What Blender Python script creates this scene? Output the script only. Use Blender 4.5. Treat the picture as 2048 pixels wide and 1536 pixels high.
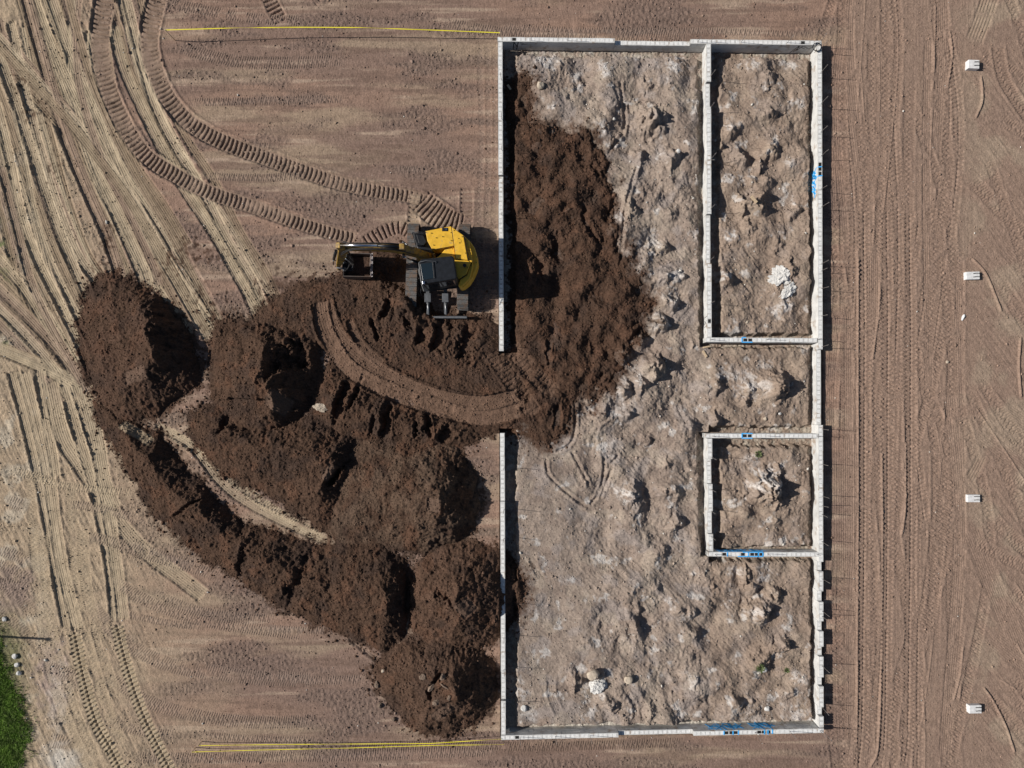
import bpy, bmesh, math, random
import numpy as np
from mathutils import Vector, Matrix, noise as mnoise
random.seed(7)
rng = np.random.default_rng(11)
PI = math.pi
S = 46.0            # photograph pixels (2048 wide) per metre at ground level
HC = 31.0           # camera height
NX, NY = 1050.0, 800.0   # point of the photograph straight below the camera

def W(u, v, z=0.0):
    k = (HC - z) / HC
    return Vector(((NX - 1024) / S + (u - NX) / S * k, (768 - NY) / S - (v - NY) / S * k, z))

# ------------------------------------------------------------------ camera, sky, sun, exposure
for o in list(bpy.data.objects): bpy.data.objects.remove(o)
SC = bpy.context.scene
COL = SC.collection
cd = bpy.data.cameras.new('camera'); cam = bpy.data.objects.new('camera', cd); COL.objects.link(cam)
cam.location = ((NX - 1024) / S, (768 - NY) / S, HC)
cd.sensor_fit = 'HORIZONTAL'; cd.sensor_width = 36
wv = 2048 / S
cd.lens = 36 * HC / wv
cd.shift_x = -(NX - 1024) / 2048; cd.shift_y = (NY - 768) / 2048
cd.clip_start = 0.5; cd.clip_end = 3000
SC.camera = cam
ELEV = math.radians(35.0); DOWN = math.radians(3.5)      # shadows fall to +x, slightly to -y
wd = bpy.data.worlds.new("World"); SC.world = wd; wd.use_nodes = True
nt = wd.node_tree; bg = nt.nodes['Background']
sky = nt.nodes.new('ShaderNodeTexSky'); sky.sky_type = 'NISHITA'; sky.sun_disc = False
sky.sun_elevation = ELEV; sky.sun_rotation = math.radians(270) - DOWN + math.radians(7)
nt.links.new(sky.outputs[0], bg.inputs[0]); bg.inputs[1].default_value = 0.05
sd = bpy.data.lights.new('sun', 'SUN'); sd.energy = 5.0; sd.angle = math.radians(0.5); sd.color = (1.0, 0.945, 0.87)
sun = bpy.data.objects.new('sun', sd); COL.objects.link(sun)
travel = Vector((math.cos(ELEV) * math.cos(DOWN), -math.cos(ELEV) * math.sin(DOWN), -math.sin(ELEV)))
sun.rotation_euler = travel.to_track_quat('-Z', 'Y').to_euler(); sun.location = (-40, 0, 40)
SC.view_settings.view_transform = 'Standard'; SC.view_settings.look = 'None'
SC.view_settings.exposure = 0.10; SC.view_settings.gamma = 1.0

# ------------------------------------------------------------------ noise
def _grad_noise(x, y, seed):
    r = np.random.default_rng(seed)
    perm = r.permutation(512).astype(np.int32)
    ang = r.random(512).astype(np.float32) * 2 * PI
    gx, gy = np.cos(ang), np.sin(ang)
    xi = np.floor(x).astype(np.int32); yi = np.floor(y).astype(np.int32)
    xf = (x - xi).astype(np.float32); yf = (y - yi).astype(np.float32)
    uu = xf * xf * xf * (xf * (xf * 6 - 15) + 10); vv = yf * yf * yf * (yf * (yf * 6 - 15) + 10)
    def g(ix, iy, fx, fy):
        h = perm[(perm[ix & 511] + iy) & 511]
        return gx[h] * fx + gy[h] * fy
    a = g(xi, yi, xf, yf); b = g(xi + 1, yi, xf - 1, yf)
    c = g(xi, yi + 1, xf, yf - 1); d = g(xi + 1, yi + 1, xf - 1, yf - 1)
    return ((a + (b - a) * uu) * (1 - vv) + (c + (d - c) * uu) * vv) * 1.5
def fbm(x, y, seed, octs=4, gain=0.5):
    t = 0; a = 1.0
    for k in range(octs):
        t = t + a * _grad_noise(x * 2 ** k, y * 2 ** k, seed + k); a *= gain
    return t
def sstep(a, b, x):
    t = np.clip((x - a) / (b - a), 0, 1); return t * t * (3 - 2 * t)

# ------------------------------------------------------------------ ground grid (pixel units of the photo)
PS = 1.40
def axis(lo, hi, ps, far):
    core = np.arange(lo, hi, ps)
    st = [ps]
    while sum(st) < far: st.append(st[-1] * 1.22)
    c = np.cumsum(st)
    return np.concatenate([(lo - c)[::-1], core, core[-1] + c])
ua = axis(-170, 2218, PS, 30000); va = axis(-150, 1686, PS, 30000)
U, V = np.meshgrid(ua, va)                       # rows = v
U = U.astype(np.float64); V = V.astype(np.float64)
NR, NC = U.shape
n = lambda s, seed, o=3, sx=1.0, sy=1.0: fbm(U / (s * sx), V / (s * sy), seed, o)

def win(u0, u1, v0, v1):
    return slice(max(0, np.searchsorted(va, v0)), min(NR, np.searchsorted(va, v1))), slice(max(0, np.searchsorted(ua, u0)), min(NC, np.searchsorted(ua, u1)))

def poly_dist(uu, vv, poly):
    """signed distance, positive inside"""
    d = np.full(uu.shape, 1e9); ins = np.zeros(uu.shape, bool)
    m = len(poly)
    for i in range(m):
        x0, y0 = poly[i]; x1, y1 = poly[(i + 1) % m]
        ex, ey = x1 - x0, y1 - y0
        t = np.clip(((uu - x0) * ex + (vv - y0) * ey) / (ex * ex + ey * ey + 1e-9), 0, 1)
        d = np.minimum(d, np.hypot(uu - x0 - t * ex, vv - y0 - t * ey))
        if y0 != y1:
            c = ((y0 > vv) != (y1 > vv)) & (uu < (x1 - x0) * (vv - y0) / (y1 - y0) + x0)
            ins ^= c
    return np.where(ins, d, -d)

def spline(pts, step=5.0):
    P = [np.array(p, float) for p in pts]
    P = [2 * P[0] - P[1]] + P + [2 * P[-1] - P[-2]]
    out = []
    for i in range(1, len(P) - 2):
        p0, p1, p2, p3 = P[i - 1:i + 3]
        k = max(2, int(np.hypot(*(p2 - p1)[:2]) / step))
        for j in range(k):
            t = j / k
            out.append(0.5 * ((2 * p1) + (-p0 + p2) * t + (2 * p0 - 5 * p1 + 4 * p2 - p3) * t * t + (-p0 + 3 * p1 - 3 * p2 + p3) * t ** 3))
    out.append(P[-2]); return np.array(out)

def field(pts, reach, step=5.0):
    """signed lateral distance and arc length of a smooth path over a window"""
    sp = spline(pts, step)[:, :2]
    w = win(sp[:, 0].min() - reach, sp[:, 0].max() + reach, sp[:, 1].min() - reach, sp[:, 1].max() + reach)
    uu, vv = U[w], V[w]
    D = np.full(uu.shape, 1e6); SD = np.full(uu.shape, 1e6); A = np.zeros(uu.shape); L = 0
    ul = ua[w[1]]; vl = va[w[0]]
    for a, b in zip(sp[:-1], sp[1:]):
        e = b - a; l = math.hypot(*e)
        if l < 1e-6: continue
        i0, i1 = np.searchsorted(vl, min(a[1], b[1]) - reach), np.searchsorted(vl, max(a[1], b[1]) + reach)
        j0, j1 = np.searchsorted(ul, min(a[0], b[0]) - reach), np.searchsorted(ul, max(a[0], b[0]) + reach)
        x, y = uu[i0:i1, j0:j1] - a[0], vv[i0:i1, j0:j1] - a[1]
        t = (x * e[0] + y * e[1]) / l
        tc = np.clip(t, 0, l)
        d = np.hypot(x - tc * e[0] / l, y - tc * e[1] / l)
        s = np.where((y * e[0] - x * e[1]) > 0, 1, -1)
        m = d < D[i0:i1, j0:j1]
        D[i0:i1, j0:j1] = np.where(m, d, D[i0:i1, j0:j1])
        SD[i0:i1, j0:j1] = np.where(m, d * s, SD[i0:i1, j0:j1])
        A[i0:i1, j0:j1] = np.where(m, L + tc, A[i0:i1, j0:j1])
        L += l
    return w, D, SD, A, L

# ---------- base relief (metres)
print('relief')
inside = np.minimum(np.minimum(sstep(1006, 1012, U), sstep(1634, 1624, U)), np.minimum(sstep(84, 92, V), sstep(1468, 1458, V)))
Lg = 0.05 * n(420, 1, 2)                                   # large undulation
fine = 0.0045 * n(4.5, 5, 2) + 0.005 * n(14, 8, 2)
streak = 0.006 * n(6, 11, 3, 22, 0.9)
gravel = sstep(0.0, 0.45, n(90, 14, 4, 2.2, 0.6)) * (1 - .92 * sstep(1650, 1700, U))           # rougher patches of the graded soil
midleft = sstep(300, 380, U) * sstep(1010, 980, U)
rightz = sstep(1660, 1720, U)
leftz = 1 - sstep(180, 420, U + 0.35 * (V * 0) + 60 * n(160, 17, 2))
vstreak = 0.006 * n(6, 19, 3, 0.9, 26)
dstreak = sstep(1900, 1990, U + 25 * n(70, 21, 2)) * sstep(40, 160, V)
q = (U * 0.72 - V * 0.55)
diag = 0.008 * fbm(q / 5.0, (U * .55 + V * .72) / 90, 23, 3)
Dg = fine + streak * midleft * (1 - inside) + vstreak * rightz * (1 - dstreak) + diag * rightz * dstreak * 1.3
Dg += gravel * (0.026 * n(6.5, 27, 3)) * (1 - inside)
qa = U * .90 - V * .43; qb = U * .43 + V * .90
Dg += leftz * (0.012 * n(9, 31, 3) + .022 * fbm(qa / 9.0, qb / 110, 32, 3) + .02 * fbm(qa / 22.0, qb / 160, 36, 2))
Dg += midleft * (1 - inside) * .010 * n(10, 37, 3, 16, .9)

# ---------- interior lumpy subsoil
soft = sstep(-.2, .4, n(110, 59, 2))
lump = (0.26 * n(88, 40, 2) + .05 * n(30, 45, 2) + 0.10 * (0.5 - np.abs(n(52, 47, 2))) + (0.006 + .040 * soft) * n(14, 52, 3) + (.008 + 0.012 * soft) * n(5, 55, 3) + .02 * fbm((U + V) / 26, (U - V) / 7, 57, 2) * (1 - soft))
calm = sstep(1240, 1120, U + 30 * n(60, 58, 2)) * sstep(820, 900, V)      # the smoother south-west corner
ins_rel = lump * (1 - 0.62 * calm) - 0.02
Lg = Lg * (1 - inside) + inside * ins_rel
Dg *= (1 - 0.2 * inside)
def bump(u, v, r, h, ax=1.0, ang=0.0, rough=0.25, soft=1.0):
    R = r * 2.2 * max(ax, 1)
    w = win(u - R, u + R, v - R, v + R)
    x, y = U[w] - u, V[w] - v
    x = x + r * 0.24 * wn1[w]; y = y + r * 0.24 * wn2[w]
    ca, sa = math.cos(ang), math.sin(ang)
    a = (x * ca + y * sa) / ax; b = -x * sa + y * ca
    a = np.where(x > 0, a * 1.5, a * 0.8)                   # steeper lee side
    d = np.hypot(a, b) / r
    f = np.clip(1 - d, 0, 1); f = .35 * f + .65 * f * f * (3 - 2 * f)
    Lg[w] += h * 1.1 * f * (1 + .6 * rough * wn3[w])
wn1 = n(20, 61, 3); wn2 = n(20, 65, 3); wn3 = n(9, 69, 3)
big = [(1318, 247, 40, .62), (1325, 729, 30, .6), (1567, 772, 38, .58), (1552, 975, 46, .75), (1330, 649, 26, .5),
       (1262, 780, 26, .42), (1266, 825, 20, .34), (1536, 1218, 34, .5), (1562, 1189, 24, .38), (1578, 1287, 24, .42), (1540, 1320, 34, .3)]
small = [(1166, 162), (1300, 171), (1237, 208), (1290, 312), (1351, 319), (1359, 380), (1296, 388), (1270, 423), (1352, 431), (1234, 456),
         (1308, 497), (1337, 495), (1357, 556), (1256, 709), (1291, 770), (1221, 805), (1387, 850), (1293, 678),
         (1493, 318), (1528, 333), (1512, 360), (1545, 362), (1528, 394), (1497, 413), (1526, 419), (1506, 456), (1565, 491),
         (1544, 159), (1544, 233), (1544, 303), (1444, 772), (1501, 1025), (1559, 1041), (1514, 1178), (1553, 1295), (1409, 1386),
         (1389, 1222), (1396, 1267), (1206, 1348), (1263, 1354), (1162, 1362), (1363, 1045), (1333, 1100), (1277, 982), (1305, 880),
         (1340, 925), (1350, 980), (1290, 1010), (1320, 1180), (1470, 260), (1600, 420), (1460, 560), (1590, 540), (1350, 610),
         (1330, 560), (1440, 840), (1500, 800), (1600, 1100), (1230, 1410), (1310, 1420), (1480, 1400), (1590, 1380), (1500, 1150)]
for u, v, r, h in big: bump(u - 12, v, r, h, rough=.45)
for i, (u, v) in enumerate(small):
    bump(u - 9, v, 15 + 9 * random.random(), (.12 + .26 * random.random()), ax=1 + .8 * random.random(), ang=random.random() * 3, rough=.5)
for i in range(45):
    u, v = random.uniform(1100, 1615), random.uniform(100, 1440)
    if u < 1240 and v > 820: continue
    bump(u, v, random.uniform(6, 15), random.uniform(.06, .2), ax=random.uniform(1, 1.8), ang=random.random() * 3, rough=.5)
bump(1272, 1258, 12, .35, ax=3.4, ang=1.15)
Lg += inside * 0.03 * (0.4 - np.abs(n(11, 71, 2))) * (1 - .5 * calm)

# trench beside the walls, inside the foundation
WALLLINES = [((1633, 92), (1636, 1462), 'L', 13), ((1407, 95), (1411, 690), 'L', 10), ((1408, 868), (1413, 1108), 'L', 11), ((1009, 90), (1013, 1470), 'R', 19),
             ((1010, 99), (1630, 104), 'D', 10), ((1012, 1464), (1630, 1452), 'U', 9), ((1421, 680), (1630, 680), 'U', 11), ((1421, 886), (1630, 886), 'D', 6),
             ((1423, 98), (1425, 680), 'R', 14), ((1425, 880), (1427, 1104), 'R', 14), ((1427, 1106), (1632, 1102), 'U', 8), ((1421, 690), (1630, 690), 'D', 5), ((1421, 865), (1630, 865), 'U', 11), ((1421, 1115), (1630, 1113), 'D', 7)]
edge_n = 3.5 * n(16, 75, 3)
trench = np.zeros_like(U)
for (x0, y0), (x1, y1), side, wd_ in WALLLINES:
    w = win(min(x0, x1) - 40, max(x0, x1) + 40, min(y0, y1) - 40, max(y0, y1) + 40)
    uu, vv = U[w], V[w]
    if side in 'LR':
        xl = x0 + (x1 - x0) * (vv - y0) / (y1 - y0); d = (xl - uu) if side == 'L' else (uu - xl)
        ok = (vv > y0 - 4) & (vv < y1 + 4)
    else:
        yl = y0 + (y1 - y0) * (uu - x0) / (x1 - x0); d = (yl - vv) if side == 'U' else (vv - yl)
        ok = (uu > x0 - 4) & (uu < x1 + 4)
    m = np.where(ok & (d > -12), 1 - sstep(wd_ - 2, wd_ + 4, d + edge_n[w]), 0)
    m = m * (1 - ((uu < 1045) & (vv > 706) & (vv < 858)))
    trench[w] = np.maximum(trench[w], m)
Lg = Lg * (1 - trench) + trench * (-0.36 + 0.03 * n(12, 79, 2) + .03 * n(5, 78, 2))

# ---------- colours (linear albedo)
print('colours')
def C(r, g, b): return np.array([r, g, b])
def mixc(a, b, t): return a * (1 - t[..., None]) + b * t[..., None]
col = np.empty(U.shape + (3,)); col[:] = C(.262, .174, .132)
col = mixc(col, C(.215, .148, .118), sstep(-.2, .5, n(200, 80, 3, 2.5, .8)))
col = mixc(col, C(.30, .228, .165), .75 * sstep(0.0, .55, n(130, 84, 3, 3.0, .5)) * (1 - rightz))
col = mixc(col, C(.258, .182, .140), rightz * .85)
col = mixc(col, C(.23, .16, .125), rightz * .5 * sstep(0, .5, n(14, 152, 3, 1, 14)))
col = mixc(col, C(.31, .24, .18), .7 * rightz * sstep(-.1, .5, n(90, 88, 3)) * sstep(1880, 1990, U))
band = sstep(-.05, .35, n(13, 140, 4, 20, 1)); band2 = sstep(0, .4, n(34, 144, 3, 7, 1))
col = mixc(col, C(.35, .262, .20), band * band2 * (1 - gravel) * .85 * (1 - rightz))
col = mixc(col, C(.165, .112, .088), sstep(.05, .45, n(17, 148, 4, 12, 1)) * .6 * (1 - rightz))
col = mixc(col, C(.165, .12, .10), gravel * .62 * (1 - inside))
sandy = sstep(330, 90, U + 70 * n(150, 92, 3) - 0.10 * (V - 400))
sandy = np.maximum(sandy, .55 * sstep(500, 250, U + 60 * n(120, 96, 2)) * sstep(780, 900, V))
col = mixc(col, C(.375, .295, .205), sandy * .8)
pale = sstep(.05, .5, n(60, 98, 4)) * sstep(130, 30, U + 20 * n(50, 99, 2)) * sstep(150, 350, V)
col = mixc(col, C(.47, .42, .34), pale * .55)
col = mixc(col, C(.20, .16, .12), .45 * sstep(.15, .5, n(26, 101, 4)) * sandy)
pb = sstep(1, .2, np.hypot((U - 30) / 60, (V - 1180) / 75) + .35 * n(25, 106, 3)); col = mixc(col, C(.235, .175, .15), pb * .8)
pb = sstep(1, .2, np.hypot((U - 105) / 45, (V - 1350) / 110) + .35 * n(20, 109, 3)); col = mixc(col, C(.30, .23, .20), pb * .8)
pb = sstep(1, 0, np.hypot((U - 125) / 60, (V - 1520) / 45) + .3 * n(25, 104, 3)); col = mixc(col, C(.52, .49, .44), pb * .8)
pb = sstep(1, 0, np.hypot((U - 115) / 30, (V - 1400) / 110) + .4 * n(15, 105, 3)); col = mixc(col, C(.5, .44, .38), pb * .5)
# faint green growth on the far left and weeds
g2_ = sstep(75, 10, U + 12 * n(20, 108, 3) + .0 * V) * sstep(1180, 1320, V); col = mixc(col, C(.10, .115, .05), g2_ * .8)
gr = sstep(.1, .6, n(24, 107, 4)) * sstep(60, 0, U) * sstep(400, 470, V) * sstep(760, 640, V)
col = mixc(col, C(.14, .18, .07), gr * .75)
# interior subsoil
ci = np.empty_like(col); ci[:] = C(.275, .220, .182)
ci = mixc(ci, C(.225, .175, .145), sstep(-.1, .5, n(75, 110, 4)) * .75)
ci = mixc(ci, C(.27, .238, .225), sstep(0, .5, n(50, 114, 4)) * .5)
ci = mixc(ci, C(.335, .278, .225), sstep(.1, .6, n(58, 118, 4)) * .6)
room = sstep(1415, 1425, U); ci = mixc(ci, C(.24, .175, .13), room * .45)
lime = sstep(.52, .85, n(38, 122, 5) + .25 * n(9, 126, 2)); ci = mixc(ci, C(.56, .54, .52), lime * .55)
for u, v, r, a in [(1095, 118, 30, .8), (1212, 140, 20, .9), (1150, 150, 16, .5), (1200, 262, 22, .9), (1350, 130, 34, .9), (1272, 110, 20, .5), (1236, 90, 20, .3), (1500, 130, 22, .6), (1570, 120, 18, .6),
                   (1590, 210, 24, .6), (1530, 175, 14, .7), (1545, 190, 12, .7), (1465, 255, 20, .7), (1470, 360, 18, .8), (1462, 475, 14, 1.), (1575, 325, 20, .5), (1562, 620, 30, .8), (1240, 740, 36, .6), (1310, 650, 26, .7),
                   (1240, 800, 34, .5), (1340, 590, 26, .5), (1300, 480, 34, .6), (1290, 540, 24, .6), (1390, 470, 18, .5), (1455, 755, 28, .6), (1500, 770, 40, .6), (1530, 725, 20, .5), (1530, 960, 40, .9), (1510, 925, 26, .5),
                   (1250, 985, 26, .7), (1470, 1140, 26, .7), (1530, 1155, 30, .7), (1510, 1225, 30, .6), (1380, 1360, 24, .5), (1040, 1385, 26, .7), (1060, 1432, 24, .6), (1180, 1425, 26, .7), (1190, 1380, 30, .6), (1600, 1360, 26, .6),
                   (1205, 620, 22, .6), (1195, 560, 26, .5), (1215, 490, 20, .6), (1225, 900, 30, .3), (1370, 1230, 22, .5), (1035, 1360, 12, .8), (1500, 1440, 60, .4), (1600, 1430, 40, .6), (1620, 95, 20, .6), (1610, 690, 20, .5)]:
    w = win(u - 2 * r, u + 2 * r, v - 2 * r, v + 2 * r)
    m = sstep(1, .25, np.hypot(U[w] - u, V[w] - v) / r + .55 * wn1[w] + .4 * wn3[w])
    m = m * sstep(-.35, .35, wn3[w] + .8 * wn2[w] + .1)
    ci[w] = mixc(ci[w], C(.60, .575, .555), m * a * .8)
ci = mixc(ci, C(.40, .37, .31), trench * .5 * sstep(-.2, .3, n(14, 130, 3)))
ci = mixc(ci, C(.50, .47, .42), .6 * trench * sstep(1050, 1200, V) * sstep(1400, 1455, V))
ci = mixc(ci, C(.10, .13, .05), .6 * sstep(1, .2, np.hypot((U - 1519), (V - 1335)) / 15 + .4 * wn3))
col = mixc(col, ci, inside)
col *= (1 + .24 * n(3.2, 134, 2) + .14 * n(12, 136, 2))[..., None]

# ---------- tracks
print('tracks')
DOT = .6
def stroke(D_, pts, w_, kind, depth=.05, amp=.02, pitch=9.0, berm=.03, tint=None, ta=.5, phase=0., keep=.15, fade=6, wob=0.0):
    reach = (max(w_) if isinstance(w_, tuple) else w_) / 2 + 16
    w, d, sd_, A, L = field(pts, reach)
    e = wn3[w]
    d = d + .8 * e
    hw = (w_ if not isinstance(w_, tuple) else w_[0] + (w_[1] - w_[0]) * np.clip(A / L, 0, 1)) / 2
    m = 1 - sstep(hw - 1.3, hw + 1.0, d)
    if fade:
        eo = 5 * wn3[w]; m = m * sstep(1, fade + 1, A + eo * (A > 1)) * sstep(1, fade + 1, L - A + eo * (L - A > 1))
    if wob: m = m * sstep(-wob, .25, wn1[w] + .3 * wn2[w] + .25)
    x = sd_ / hw
    if kind == 'ladder':
        # grousers press narrow slots and leave rounded ridges, slightly bowed
        ph = (A + .12 * x * x * pitch + .9 * wn2[w]) / pitch * 2 * PI + phase
        c = np.cos(ph)
        p = amp * (1.0 - 2.6 * np.clip(-c * 1.5 - .45, 0, 1)) * (1 - .6 * sstep(.82, 1, np.abs(x))) * np.clip(1 + .55 * wn1[w] + 1.1 * np.sin(A / 83.) * np.sin(A / 37.) * .5, .35, 1.6)
    elif kind == 'ribs':
        p = amp * np.cos(sd_ / pitch * 2 * PI + phase)
    elif kind == 'blocks':
        side = np.where(sd_ > 0, .5, 0.)
        g1 = np.exp(-((np.abs(((A / pitch + side) % 1) - .5) * pitch / 1.9) ** 2))
        g2 = np.exp(-(sd_ / 1.7) ** 2)
        p = amp * (.5 - 2.2 * np.maximum(g1, g2) * (1 - sstep(.95, 1.1, np.abs(x))))
    elif kind == 'comb':
        p = 1.25 * amp * np.cos((A + .25 * sd_) / pitch * 2 * PI + phase) * (1 - sstep(.9, 1, np.abs(x)))
        dots = np.exp(-((sd_ - .12 * hw) / 2.0) ** 2) * (np.cos(A / (pitch * 2) * 2 * PI)) * DOT
        p = p * (1 - np.exp(-((sd_ - .12 * hw) / 2.4) ** 2)) + amp * 1.7 * dots
    elif kind == 'smooth':
        p = amp * wn2[w] * .3
    elif kind == 'ridge':
        p = amp * (1 - np.abs(x))
    prof = -depth * (1 - .25 * x * x) + p
    D_[w] = D_[w] * (1 - m * (1 - keep)) + prof * m
    if berm:
        b = np.exp(-((d - hw - 3.2) / 2.6) ** 2) * (1 + .6 * e) * (m.max() > 0)
        if fade: b = b * sstep(0, fade, A) * sstep(0, fade, L - A)
        if wob: b = b * sstep(-wob, .25, wn1[w] + .3 * wn2[w] + .25)
        D_[w] = D_[w] + berm * b
    if tint is not None:
        mm = (m * ta)[..., None]
        col[w] = col[w] * (1 - mm) + np.array(tint) * (.9 + .2 * wn2[w])[..., None] * mm

SANDL = (.43, .35, .245); PINK = (.27, .195, .15); SLATE = (.235, .18, .15)
# wheel ruts running down from the top left corner
def rut(pts, w_=17, depth=.07, berm=.05, tint=SANDL, ta=.55, pitch=3.6):
    stroke(Dg, pts, w_ * 1.25, 'ribs', depth=depth, amp=.013, pitch=pitch * 1.15, berm=berm, tint=tint, ta=ta, keep=.22)
J = lambda pts, du, dv=0: [(a + du, b + dv) for a, b in pts]
bundle = [
 ([(-20, 60), (60, 150), (150, 250), (210, 330), (260, 400), (330, 520), (420, 680)], 20),
 ([(62, -20), (100, 80), (150, 190), (215, 320), (260, 410), (310, 500), (400, 640), (425, 672)], 16),
 ([(98, -20), (150, 130), (200, 250), (240, 350), (290, 450), (345, 545), (428, 660)], 18),
 ([(128, -20), (165, 110), (190, 180), (235, 280), (290, 380), (345, 470), (400, 570), (438, 636)], 17),
 ([(225, 50), (245, 130), (275, 200), (320, 290), (370, 380), (430, 470), (480, 560), (530, 640)], 18),
 ([(248, -20), (275, 90), (305, 200), (345, 285), (400, 370), (450, 470), (505, 560), (535, 632)], 16),
 ([(-10, 90), (30, 200), (62, 300), (92, 390), (125, 480), (160, 560), (200, 640)], 16),
 ([(-10, 200), (15, 300), (40, 420), (75, 520), (120, 610), (165, 700), (190, 770)], 16),
 ([(20, 40), (50, 180), (80, 300), (110, 400), (150, 500), (190, 560), (210, 600)], 15),
 ([(45, -20), (75, 90), (100, 180), (130, 280), (170, 380), (210, 470), (240, 560)], 15),
 ([(150, -20), (140, 100), (150, 200), (190, 330), (240, 430), (290, 540), (300, 580)], 14),
 ([(0, 330), (30, 440), (60, 560), (100, 650), (140, 720), (175, 790)], 14),
 ([(175, 60), (205, 230), (240, 330), (300, 420), (350, 500)], 14),
 ([(-20, 560), (60, 640), (130, 720), (182, 790)], 17), ([(-20, 600), (50, 670), (110, 740), (150, 800)], 15),
 ([(-20, 690), (90, 735), (182, 782)], 20), ([(-20, 500), (40, 570), (90, 650), (150, 760)], 15),
]
BR = (.25, .19, .13)
for k in range(6):
    for pts, w_ in bundle[::-1]:
        if k != 4:
            if k == 5 and random.random() < .5: continue
            du, dv = random.uniform(-34, 34), random.uniform(-10, 10); sw = random.uniform(-22, 22)
            q_ = [(a + du + sw * i / len(pts), b + dv) for i, (a, b) in enumerate(pts)]
            rut(q_, w_ * random.uniform(.5, 1.0), depth=.02 + .04 * random.random(), berm=.010, tint=random.choice([SANDL, PINK, BR, BR]), ta=.65)
        else: rut(pts, w_ * .95, depth=.05 + .045 * random.random(), berm=.010, tint=random.choice([SANDL, SANDL, PINK, (.46, .38, .27)]), ta=.55)
# excavator crawler prints, two curving rows
LA = [(215, -40), (203, 40), (199, 100), (214, 170), (243, 240), (288, 308), (350, 350), (420, 385), (500, 411), (580, 440), (660, 465), (715, 478)]
LB = [(325, -40), (303, 40), (298, 90), (309, 140), (338, 200), (385, 250), (450, 285), (520, 311), (600, 340), (680, 366), (760, 383), (830, 395), (880, 418), (915, 450)]
for p in (LA, LB):
    stroke(Dg, p, (40, 26), 'smooth', depth=.07, amp=0, berm=.035, tint=PINK, ta=.8, keep=.1)
    stroke(Dg, p, (35, 22), 'ladder', depth=.085, amp=.030, pitch=9.4, berm=.0, tint=PINK, ta=.3, keep=.0)
stroke(Dg, [(528, -30), (545, 10), (566, 48)], 28, 'ladder', depth=.04, amp=.03, pitch=9.4, berm=.02)
stroke(Dg, [(648, -20), (640, 0), (626, 14)], 8, 'ladder', depth=.02, amp=.02, pitch=9.4, berm=.01)
stroke(Dg, [(828, 470), (800, 455), (760, 468), (725, 490)], 26, 'ladder', depth=.03, amp=.03, pitch=10, berm=.02)
stroke(Dg, [(832, 385), (829, 420), (826, 470)], 22, 'ladder', depth=.03, amp=.02, pitch=9, berm=.02, tint=SANDL, ta=.25)
stroke(Dg, [(934, 375), (933, 430), (930, 470)], 24, 'ladder', depth=.03, amp=.02, pitch=9, berm=.02)
stroke(Dg, [(840, 400), (868, 425), (900, 445), (930, 455)], 50, 'ladder', depth=.05, amp=.034, pitch=9.4, berm=.03)
for x0 in (960, 975, 989): stroke(Dg, [(x0, 90), (x0 + 3, 300), (x0 - 1, 430), (x0 + 2, 620)], 10, 'comb', depth=.006, amp=.016, pitch=5.2, berm=.006, tint=SLATE, ta=.3, wob=.5)
# lower left: paired ruts, then lug prints
rut([(26, 740), (60, 870), (80, 960), (100, 1060), (116, 1150), (137, 1258)], 19, .055, .03)
rut([(46, 740), (75, 850), (95, 940), (110, 1050), (126, 1140), (157, 1262)], 18, .05, .03)
rut([(78, 740), (92, 830), (104, 900), (112, 960)], 15, .045, .03)
rut([(100, 760), (125, 870), (160, 930), (200, 990), (250, 1060), (300, 1110), (360, 1155), (410, 1194)], 25, .05, .025, pitch=3.9)
rut([(128, 768), (160, 880), (185, 960), (205, 1050), (222, 1140), (232, 1245)], 17, .05, .03)
rut([(150, 768), (180, 860), (197, 920), (212, 1000), (232, 1130), (247, 1243)], 18, .05, .03)
rut([(170, 780), (195, 880), (208, 960), (230, 1020)], 22, .035, .02)
rut([(246, 842), (278, 862), (310, 880)], 18, .03, .02)
def comb(pts, w_=21, amp=.019, pitch=4.7, ta=.35, tint=SLATE, wob=.8, fade=30, depth=.008):
    stroke(Dg, pts, w_, 'comb', depth=depth, amp=amp, pitch=pitch, berm=.008, tint=tint, ta=ta, keep=.25, fade=fade, wob=wob)
comb([(72, 1040), (80, 1180), (95, 1300), (118, 1400), (160, 1500), (195, 1560)], 24, tint=SANDL, amp=.012)
comb([(60, 930), (66, 1060), (74, 1150)], 20, tint=SANDL); comb([(140, 960), (148, 1080), (156, 1200), (185, 1320), (215, 1420), (250, 1500)], 22, tint=SANDL)
comb([(10, 935), (60, 950), (120, 970), (190, 980), (270, 985)], 16, tint=SANDL); comb([(-20, 1150), (40, 1195), (75, 1235)], 24); comb([(-20, 1165), (30, 1168), (75, 1190)], 20)
comb([(170, 1070), (240, 1090), (310, 1115), (400, 1140), (450, 1160)], 22); comb([(220, 1160), (300, 1205), (400, 1240), (512, 1258), (620, 1270)], 24)
comb([(175, 1210), (260, 1290), (340, 1330), (430, 1345), (512, 1355), (640, 1360)], 30, wob=.5, amp=.016); comb([(240, 1225), (330, 1245), (420, 1255)], 14)
comb([(210, 1350), (300, 1405), (400, 1432), (520, 1445), (640, 1440)], 26); comb([(90, 1480), (130, 1485), (150, 1500)], 30)
comb([(260, 1514), (390, 1516), (700, 1512), (1000, 1500)], 22, wob=.6); comb([(690, 1497), (900, 1490), (1100, 1493), (1380, 1484)], 18, amp=.017, wob=.8, tint=(.16, .115, .09), ta=.5)
comb([(520, 1255), (600, 1260), (680, 1262)], 14); comb([(500, 1352), (640, 1360), (740, 1358)], 18)
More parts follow.
